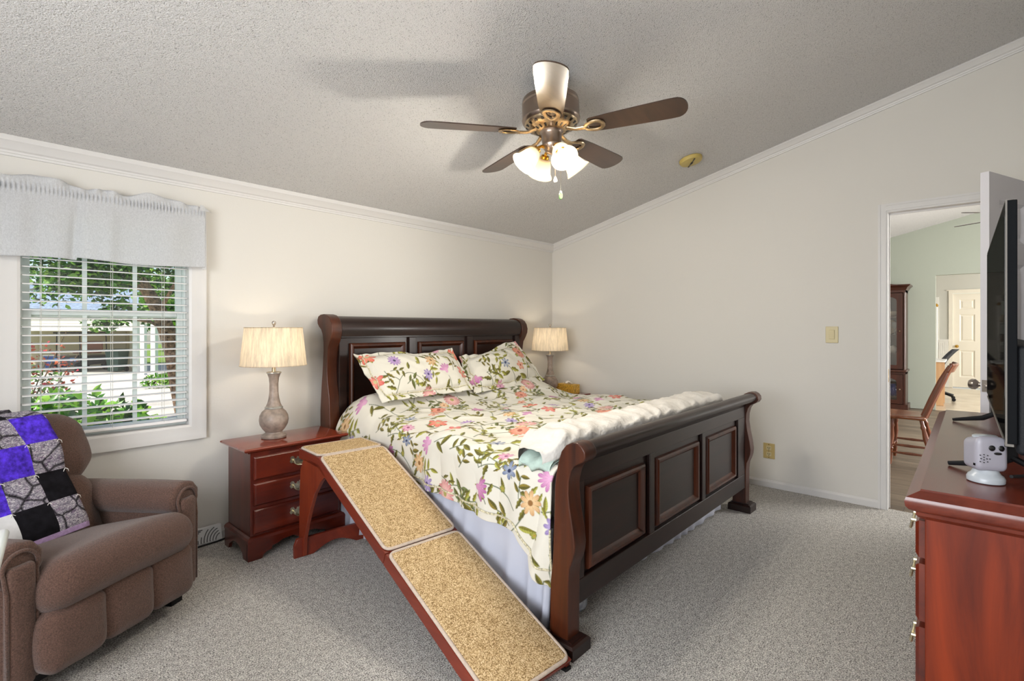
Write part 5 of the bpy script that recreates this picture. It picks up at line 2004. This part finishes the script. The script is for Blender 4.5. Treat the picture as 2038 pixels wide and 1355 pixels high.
for x in (-.10, 0, .10):
    w = MB()
    pts = [Vector((1.70 + x * .92, -3.03, .45)), Vector((1.70 + x * .95, -3.09, .62)), Vector((1.70 + x, -3.15, .78)), Vector((1.70 + x, -3.20, .89))]
    w.tube(pts, [.030, .030, .028, .024], 10, flat=.3)
    obj('back_slat', w, M['oak'], wc, True)
w = MB()
w.M = Matrix.Translation((1.70, -3.208, .905)) @ Matrix.Rotation(.44, 4, 'X')
w.rbox((0, 0, 0), (.44, .024, .085), .010, 5, lambda p: (p[0], p[1] - .03 * (1 - (p[0] / .22) ** 2), p[2] + .012 * (1 - (p[0] / .22) ** 2)))
obj('top_rail', w, M['oak'], wc, True)

# china cabinet against the sage wall
cc = thing('china_cabinet', 'dark carved china cabinet with glass doors against the sage wall', 'cabinet', (5.58, -1.95, 0))
cy0, cy1, xf = -1.30, -2.60, 5.38
w = MB()
w.box(5.775, 5.79, cy0, cy1, 0, 1.84)
w.box(xf + .02, 5.79, cy0, cy0 - .025, 0, 1.84)
w.box(xf + .02, 5.79, cy1 + .025, cy1, 0, 1.84)
w.box(xf, 5.79, cy0 + .03, cy1 - .03, 0, .09)
w.box(xf, 5.79, cy0, cy1, 1.80, 1.84)
w.box(xf, 5.79, cy0, cy1, .55, .60)
obj('carcass', w, M['dkwood'], cc, True, smooth=0, merge=0)
w = MB()
loft_rect(w, [(xf - .005, 5.79, cy1 - .005, cy0 + .005, 1.835), (xf - .02, 5.79, cy1 - .02, cy0 + .02, 1.86), (xf - .025, 5.79, cy1 - .025, cy0 + .025, 1.875), (xf - .06, 5.79, cy1 - .06, cy0 + .06, 1.905), (xf - .06, 5.79, cy1 - .06, cy0 + .06, 1.92)])
obj('crown', w, M['dkwood'], cc, True, smooth=20)
w = MB()
arc = [(-2.50, 1.92)] + [(-2.50 + (.42) * k / 10, 1.92 + .17 * (k / 10) ** 1.6) for k in range(1, 11)] + [(-2.07, 2.02), (-1.83, 2.02)] + [(-1.40 - .42 * k / 10, 1.92 + .17 * (k / 10) ** 1.6) for k in range(10, -1, -1)]
w.prism(arc, xf - .05, xf - .01, 'x')
obj('pediment', w, M['dkwood'], cc, True, smooth=15)
obj('waist_moulding', MB().box(xf - .03, 5.79, cy0 + .02, cy1 - .02, .585, .62), M['dkwood'], cc, True, smooth=0, bevel=.008)
for z in (.85, 1.13, 1.42):
    obj('shelf', MB().box(xf + .05, 5.775, cy0 - .025, cy1 + .025, z, z + .018), M['dkwood'], cc, True, smooth=0)
def cab_door(ya, yb, z0, z1, name):
    fr = .075
    w = MB()
    w.box(xf - .012, xf + .015, ya, ya - fr, z0, z1)
    w.box(xf - .012, xf + .015, yb + fr, yb, z0, z1)
    w.box(xf - .012, xf + .015, ya - fr, yb + fr, z0, z0 + fr * .8)
    m_ = (ya + yb) / 2
    L = abs(ya - yb) / 2 - fr
    pts = [(ya - fr, z1), (ya - fr, z1 - fr * 1.5)] + [(m_ + L * math.cos(PI * k / 10) , z1 - fr * 1.5 + fr * .8 * math.sin(PI * k / 10)) for k in range(1, 10)] + [(yb + fr, z1 - fr * 1.5), (yb + fr, z1)]
    w.prism(pts, xf - .012, xf + .015, 'x')
    d = obj(name, w, M['dkwood'], cc, True, smooth=0, merge=0)
    obj('glass', MB().box(xf, xf + .004, ya - fr, yb + fr, z0 + fr * .8, z1 - fr * .7), M['cabglass'], d, True, smooth=0)
    w = MB()
    w.lathe([(.008, 0), (.006, .012), (.011, .018), (.008, .026), (.001, .028)], (xf - .012, yb + fr * .5, (z0 + z1) / 2), 12, Matrix.Rotation(-PI / 2, 4, 'Y'))
    obj('knob', w, M['brass'], d, True)
for ya, yb in ((-1.33, -1.74), (-1.745, -2.155), (-2.16, -2.57)):
    cab_door(ya, yb, .63, 1.79, 'glass_door')
    cab_door(ya, yb, .10, .545, 'lower_door')
w = MB()
w.lathe([(.018, .60), (.020, .64), (.014, .68), (.018, 1.0), (.014, 1.2), (.018, 1.5), (.014, 1.74), (.022, 1.78), (.02, 1.80)], (xf - .004, cy1 + .012, 0), 16)
obj('corner_column', w, M['dkwood'], cc, True)
dishes = [('serving_bowl', 'pale serving bowl on the top cabinet shelf', 'bowl', -2.42, 1.439, 'DCCFB8', [(.03, 0), (.06, .02), (.085, .06), (.09, .075), (.08, .06), (.05, .02), (.001, .012)]),
          ('tall_goblet', 'clear-looking tall goblet on the second cabinet shelf from the top', 'goblet', -2.45, 1.149, 'C9CCC8', [(.035, 0), (.03, .006), (.006, .02), (.006, .09), (.03, .12), (.036, .17), (.032, .2)]),
          ('dinner_plate', 'cream plate leaning at the back of the second cabinet shelf', 'plate', -2.36, 1.149, 'E4D8C2', None),
          ('sugar_bowl', 'white sugar bowl on the third cabinet shelf', 'bowl', -2.43, .869, 'E9E2D6', [(.03, 0), (.055, .03), (.06, .07), (.04, .10), (.02, .115), (.001, .12)]),
          ('wide_dish', 'green-tinted wide dish on the cabinet floor above the waist', 'dish', -2.43, .621, 'A8B08A', [(.05, 0), (.09, .02), (.11, .05), (.10, .05), (.05, .015), (.001, .012)]),
          ('cobalt_jar', 'cobalt blue glass jar in the lower cabinet', 'jar', -2.44, .20, None, [(.05, 0), (.075, .04), (.08, .10), (.06, .15), (.045, .17), (.05, .19)])]
obj('lower_shelf', MB().box(xf + .05, 5.775, cy0 - .025, cy1 + .025, .18, .20), M['dkwood'], cc, True, smooth=0)
for nm, lb, ct, y, z, colr, pf in dishes:
    w = MB()
    if pf is None:
        w.lathe([(.001, 0), (.07, .002), (.12, .016), (.12, .020), (.068, .006), (.001, .005)], (5.72, y, z + .125), 28, Matrix.Rotation(-1.35, 4, 'Y'))
    else:
        w.lathe(pf, (5.56, y, z), 24)
    tag(obj(nm, w, M['cobalt'] if colr is None else plain(nm + '_glaze', colr, .25), smooth=50), lb, ct)

# ------------------------------------------------------------------ outdoors beyond the window
GZ = -.70
struct('ground', MB().box(-40, 40, .14, 70, GZ - .2, GZ), plain('lawn_soil', '6E8A34', .95, nscale=3, var=.25, bscale=20, bstr=.6, bdist=.05), smooth=0)
fwv = Vector((math.sin(YAW), math.cos(YAW), 0))
rtv = Vector((math.cos(YAW), -math.sin(YAW), 0))
HB = Matrix.LocRotScale(at(160, 745, 21.5).xy.to_3d() + Vector((0, 0, GZ)), Euler((0, 0, -YAW)), Vector((1, 1, 1)))   # house frame: x to the right, y away
w = MB()
w.M = HB
w.prism([(-8, 5.4), (2.9, 5.4), (3.3, 0), (5.2, -3.0), (8.0, -6.0), (10.5, -8.5), (14.0, -11.0), (17.5, -14.5), (2.0, -14.5), (-8, -6)], .005, .03, 'z')
w.M = None
dv = struct('driveway', w, plain('concrete', 'C9C2B6', .9, nscale=1.2, var=.08, bscale=30, bstr=.3), smooth=0)
hs = thing('neighbour_house', 'cream neighbouring house with an open carport across the driveway', 'house', HB @ Vector((0, 3, 0)), -YAW)
def hobj(name, w, m, **kw):
    return obj(name, w, m, hs, True, **kw)
w = MB(); w.M = HB
for k in range(4):
    w.box(-8, 2.35, -.02 - .012 * (k % 1), .20, 1.84 + k * .16, 1.99 + k * .16)
    w.box(-8, 2.35, .0, .20, 1.99 + k * .16, 2.0 + k * .16)
hobj('gable_siding', w, M['outer'], smooth=0, merge=0)
w = MB(); w.M = HB
w.add([(-8.4, -.10, 2.44), (2.5, -.10, 2.44), (-1.9, 6, 4.2), (-8.4, 6, 4.2), (-8.4, -.10, 2.54), (2.5, -.10, 2.54), (-1.9, 6, 4.3), (-8.4, 6, 4.3)], [(0, 1, 2, 3), (7, 6, 5, 4), (0, 4, 5, 1), (1, 5, 6, 2), (2, 6, 7, 3), (3, 7, 4, 0)])
hobj('roof', w, plain('roof_shingle', '7F8FA2', .9, nscale=8, var=.25), smooth=0)
w = MB(); w.M = HB
w.box(-8, -2.0, 5.4, 5.6, 0, 2.45)
hobj('back_wall', w, plain('carport_wall', 'B9AD92', .9), smooth=0)
w = MB(); w.M = HB
w.prism([(2.18, .2), (2.34, .2), (-1.9, 5.5), (-2.06, 5.5)], .0, 2.45, 'z')
hobj('side_wall', w, M['outer'], smooth=0)
w = MB(); w.M = HB
w.prism([(-8, .2), (2.3, .2), (-1.95, 5.5), (-8, 5.5)], 2.40, 2.46, 'z')
hobj('carport_ceiling', w, M['outer'], smooth=0)
for xx, dd in ((2.2, .0), (2.95, -.6), (4.66, -2.4)):
    w = MB(); w.M = HB
    w.box(xx, xx + .17, dd, dd + .17, 0, 2.0 + (.1 if dd < 0 else 0))
    hobj('post', w, M['white'], smooth=0)
w = MB(); w.M = HB
w.box(-2.85, -2.15, 5.37, 5.40, 0, 2.05)
hobj('door', w, plain('carport_door', 'B5AC98', .7), smooth=0)
# golf cart
gc = thing('golf_cart', 'dark golf cart with blue trim parked in the carport', 'golf cart', HB @ Vector((-1.25, 1.6, .03)), -YAW)
GT = HB @ Matrix.Translation((-1.25, 1.6, .03))
def gobj(name, w, m, **kw):
    w2 = w
    return obj(name, w2, m, gc, True, **kw)
w = MB(); w.M = GT
w.rbox((0, .2, .48), (1.15, 2.2, .42), .14, 5)
gobj('body', w, plain('cart_body', '1E2730', .3))
w = MB(); w.M = GT
w.rbox((0, 0, 1.72), (1.2, 1.7, .07), .03, 4)
gobj('canopy', w, M['black'])
for sx in (-1, 1):
    for sy in (-.75, .7):
        w = MB(); w.M = GT
        w.cyl((sx * .52, sy, .65), (sx * .50, sy, 1.70), .022, 8)
        gobj('roof_post', w, M['black'])
        w = MB(); w.M = GT
        w.cyl((sx * .44, sy, .22), (sx * .60, sy, .22), .22, 20)
        gobj('wheel', w, M['black'])
    w = MB(); w.M = GT
    w.rbox((sx * .36, -.93, .55), (.26, .10, .14), .04, 4)
    gobj('headlight', w, plain('cart_blue', '5B8FD0', .3) if sx < 0 else bpy.data.materials['cart_blue'])
w = MB(); w.M = GT
w.rbox((0, .25, .85), (1.0, .5, .16), .06, 4)
w.rbox((0, .50, 1.12), (1.0, .12, .42), .05, 4)
gobj('seat', w, plain('cart_seat', '8C5A44', .6), merge=0)
# wheelie bin
wb = thing('trash_bin', 'dark green wheeled trash bin by the carport wall', 'trash bin', HB @ Vector((.78, 1.0, .03)), -YAW)
BT = HB @ Matrix.Translation((.78, 1.0, .03))
w = MB(); w.M = BT
loft_rect(w, [(-.22, .22, -.25, .25, .05), (-.29, .29, -.32, .32, .92)])
obj('tub', w, plain('bin_green', '14392F', .5), wb, True, smooth=0)
w = MB(); w.M = BT
w.rbox((0, -.01, .96), (.66, .74, .09), .04, 4)
obj('lid', w, bpy.data.materials['bin_green'], wb, True)
for sx in (-1, 1):
    w = MB(); w.M = BT
    w.cyl((sx * .20, .24, .11), (sx * .26, .24, .11), .11, 16)
    obj('wheel', w, M['black'], wb, True)
w = MB(); w.M = BT
w.box(-.14, .14, -.292, -.284, .58, .68)
obj('panel_plate', w, plain('bin_plate', '3C6458', .6), wb, True, smooth=0)
bx_ = thing('storage_tote', 'blue plastic storage tote standing in the carport', 'tote', HB @ Vector((-3.35, 2.6, .03)), -YAW)
w = MB(); w.M = HB @ Matrix.Translation((-3.35, 2.6, .03))
loft_rect(w, [(-.30, .30, -.22, .22, 0), (-.36, .36, -.27, .27, .62)])
obj('tub', w, plain('tote_blue', '2E5AA8', .5), bx_, True, smooth=0)
w = MB(); w.M = HB @ Matrix.Translation((-3.35, 2.6, .03))
w.box(-.38, .38, -.29, .29, .62, .67)
obj('lid', w, M['tissue'], bx_, True, smooth=0)

# leaves as small folded blades
def leafmat(name, cols_, rough=.45):
    m, nt, bs, out = newmat(name)
    a = nt.nodes.new('ShaderNodeAttribute')
    a.attribute_name = 'tone'
    nt.links.new(ramp(nt, a.outputs['Fac'], [(i / (len(cols_) - 1), c) for i, c in enumerate(cols_)]), bs.inputs['Base Color'])
    bs.inputs['Roughness'].default_value = rough
    tr = nt.nodes.new('ShaderNodeBsdfTranslucent')
    nt.links.new(bs.inputs['Base Color'].links[0].from_socket, tr.inputs[0])
    mx = nt.nodes.new('ShaderNodeMixShader')
    mx.inputs[0].default_value = .3
    nt.links.new(bs.outputs[0], mx.inputs[1])
    nt.links.new(tr.outputs[0], mx.inputs[2])
    nt.links.new(mx.outputs[0], out.inputs[0])
    return m
def leaves(name, pts, L, wd, m, parent, seed, up=.5, spread=1.0):
    rs_ = np.random.RandomState(seed)
    n = len(pts)
    d = rs_.normal(size=(n, 3)) * spread
    d[:, 2] = d[:, 2] * .6 + up
    d /= np.linalg.norm(d, axis=1)[:, None]
    r = rs_.normal(size=(n, 3))
    s = np.cross(d, r)
    s /= np.linalg.norm(s, axis=1)[:, None]
    nn_ = np.cross(s, d)
    ln = (L * (.65 + .7 * rs_.rand(n)))[:, None]
    wd_ = (wd * (.7 + .6 * rs_.rand(n)))[:, None]
    p = np.array(pts)
    V = np.stack([p, p + d * ln * .35 + s * wd_ * .5 + nn_ * wd_ * .15, p + d * ln * .75 + s * wd_ * .35 + nn_ * wd_ * .1, p + d * ln - nn_ * ln * .12,
                  p + d * ln * .75 - s * wd_ * .35 + nn_ * wd_ * .1, p + d * ln * .35 - s * wd_ * .5 + nn_ * wd_ * .15, p + d * ln * .5], 1)
    base = np.arange(n)[:, None] * 7
    F = np.concatenate([base + np.array([[0, 1, 6]]), base + np.array([[1, 2, 6]]), base + np.array([[2, 3, 6]]), base + np.array([[3, 4, 6]]), base + np.array([[4, 5, 6]]), base + np.array([[5, 0, 6]])], 0)
    me = bpy.data.meshes.new(name)
    me.from_pydata(V.reshape(-1, 3).tolist(), [], F.tolist())
    a = me.attributes.new('tone', 'FLOAT', 'POINT')
    a.data.foreach_set('value', np.repeat(rs_.rand(n), 7).astype(np.float32))
    me.materials.append(m)
    me.polygons.foreach_set('use_smooth', [True] * len(me.polygons))
    o = bpy.data.objects.new(name, me)
    C.objects.link(o)
    if parent is not None:
        o.parent = parent
        o.matrix_parent_inverse = Matrix.LocRotScale(parent.location, parent.rotation_euler, parent.scale).inverted()
    return o
GREEN = leafmat('broad_leaves', ['14300C', '3C7A1C', '6FB02C', 'A8D84A'], .35)
TREEG = leafmat('tree_leaves', ['16300F', '2F5E1E', '5C9430', '9CC84E'], .5)
FLOW = leafmat('bush_flowers', ['7A2A1C', 'C4543A', 'D86A3A', 'C22A4A'], .7)
BARK = plain('bark', '6A5644', .95, nscale=16, var=.6, bscale=30, bstr=1, bdist=.03)
rs_ = np.random.RandomState(3)
def shell(n, c, r, fill=.55):
    v = rs_.normal(size=(n, 3))
    v /= np.linalg.norm(v, axis=1)[:, None]
    k = fill + (1 - fill) * rs_.rand(n) ** .5
    return np.array(c) + v * k[:, None] * np.array(r)
def bush(name, label, base, blobs, nper, L, wd, m, seed, grp=None):
    t = thing(name, label, 'bush', base, 0, grp)
    P = np.concatenate([shell(nper, c, r) for c, r in blobs])
    P = P[P[:, 2] > GZ + .03]
    leaves('foliage', P, L, wd, m, t, seed, .45)
    w = MB()
    for c, r in blobs:
        for k in range(5):
            a = rs_.rand() * 6.28
            w.tube([(base[0] + (c[0] - base[0]) * .5, base[1] + (c[1] - base[1]) * .5, GZ), (c[0] + r[0] * .4 * math.cos(a), c[1] + r[1] * .4 * math.sin(a), c[2] - .1), (c[0] + r[0] * .7 * math.cos(a), c[1] + r[1] * .7 * math.sin(a), c[2] + r[2] * .5)], [.014, .010, .005], 6)
    obj('stems', w, BARK, t, True, merge=0)['kind'] = 'stuff'
    return t
bush('leafy_hedge', 'bright green broad-leaved hedge right outside the window', (-3.75, 2.0, GZ),
     [((-4.30, 1.9, .28), (.50, .42, .52)), ((-3.80, 1.85, .30), (.48, .42, .48)), ((-3.42, 1.9, .14), (.36, .40, .50)), ((-4.75, 2.0, .3), (.5, .45, .55)), ((-3.55, 1.9, -.30), (.52, .48, .45)), ((-4.2, 1.9, -.30), (.6, .5, .45))], 620, .125, .058, GREEN, 1)
fb_ = bush('flowering_bush', 'red and orange flowering bush at the left of the window view', (-4.0, 4.4, GZ),
           [((-4.15, 4.4, .55), (.45, .4, .75)), ((-3.75, 4.6, .35), (.4, .4, .5))], 520, .07, .03, TREEG, 2)
leaves('flowers', np.concatenate([shell(330, (-4.15, 4.3, .7), (.48, .42, .75), .75), shell(170, (-3.6, 4.3, .70), (.25, .3, .42), .3)]), .036, .032, FLOW, fb_, 9, .3)
w = MB()
for k, (x, z) in enumerate(((-3.75, 1.35), (-3.45, 1.22), (-3.30, 1.05), (-4.2, 1.5), (-3.6, .95))):
    w.tube([(-4.0, 4.4, -.2), (-3.95 + (x + 3.95) * .5, 4.35, (z - .2) * .5), (x, 4.3, z)], [.012, .008, .004], 6)
obj('branches', w, BARK, fb_, True, merge=0)['kind'] = 'stuff'

tr = thing('leaning_tree', 'leaning shade tree with rough dark trunk outside the window', 'tree', at(372, 830, 11.5).xy.to_3d() + Vector((0, 0, GZ)))
path = [at(374, 838, 11.5), at(358, 770, 11.5), at(346, 705, 11.5), at(333, 660, 11.4), at(317, 620, 11.3), at(294, 580, 11.2), at(268, 540, 11.0), at(235, 480, 10.8)]
path[0].z = GZ
w = MB()
w.tube(path, [.24, .19, .175, .165, .15, .125, .10, .08], 16)
obj('trunk', w, BARK, tr, True)
w = MB()
for a, b, c in (((317, 620), (345, 570), (375, 500)), ((294, 580), (240, 560), (180, 545)), ((333, 660), (300, 640), (250, 635)), ((268, 540), (200, 500), (120, 520))):
    w.tube([at(*a, 11.3), at(*b, 10.9), at(*c, 10.4)], [.05, .032, .012], 8)
obj('branches', w, BARK, tr, True, merge=0)
pts = []
for (px, py, d, n, rx) in ((140, 555, 9.5, 420, .42), (95, 585, 9.2, 110, .35), (185, 560, 9.8, 520, .45), (225, 545, 10.5, 700, .55), (310, 545, 11.9, 900, .8), (350, 590, 13.0, 900, .8), (240, 620, 10, 260, .35), (190, 500, 10, 700, .7), (75, 520, 9.5, 200, .4), (335, 480, 11.8, 800, .9), (240, 470, 10, 700, .9), (205, 640, 9.5, 150, .3), (120, 500, 9.5, 260, .5)):
    pts.append(shell(n, at(px, py, d), (rx, rx, rx * .8), .2))
leaves('foliage', np.concatenate(pts), .115, .065, TREEG, tr, 4, .0)
# trees and shrubs far behind
for k, (px, d, rx, rz_, lb) in enumerate(((352, 44, 4.0, 4.6, 'dark green tree far behind the leaning trunk'), (60, 48, 5.0, 3.4, 'distant green tree behind the carport roof'), (415, 34, 2.4, 2.4, 'distant shrubby tree at the right of the window view'))):
    c = at(px, 640, d)
    t = thing('distant_tree', lb, 'tree', (c.x, c.y, GZ))
    leaves('foliage', shell(1500, (c.x, c.y, GZ + rz_ * 1.1 + .5), (rx, rx, rz_), .6), .5, .32, TREEG, t, 20 + k, .2)
    obj('trunk', MB().cyl((c.x, c.y, GZ), (c.x, c.y, GZ + rz_ + .5), .18, 10), BARK, t, True)
c = at(318, 752, 16.5)
bush('low_shrub', 'low green shrub beside the driveway posts', (c.x, c.y, GZ), [((c.x, c.y, GZ + .18), (.5, .35, .25))], 260, .14, .06, GREEN, 6)
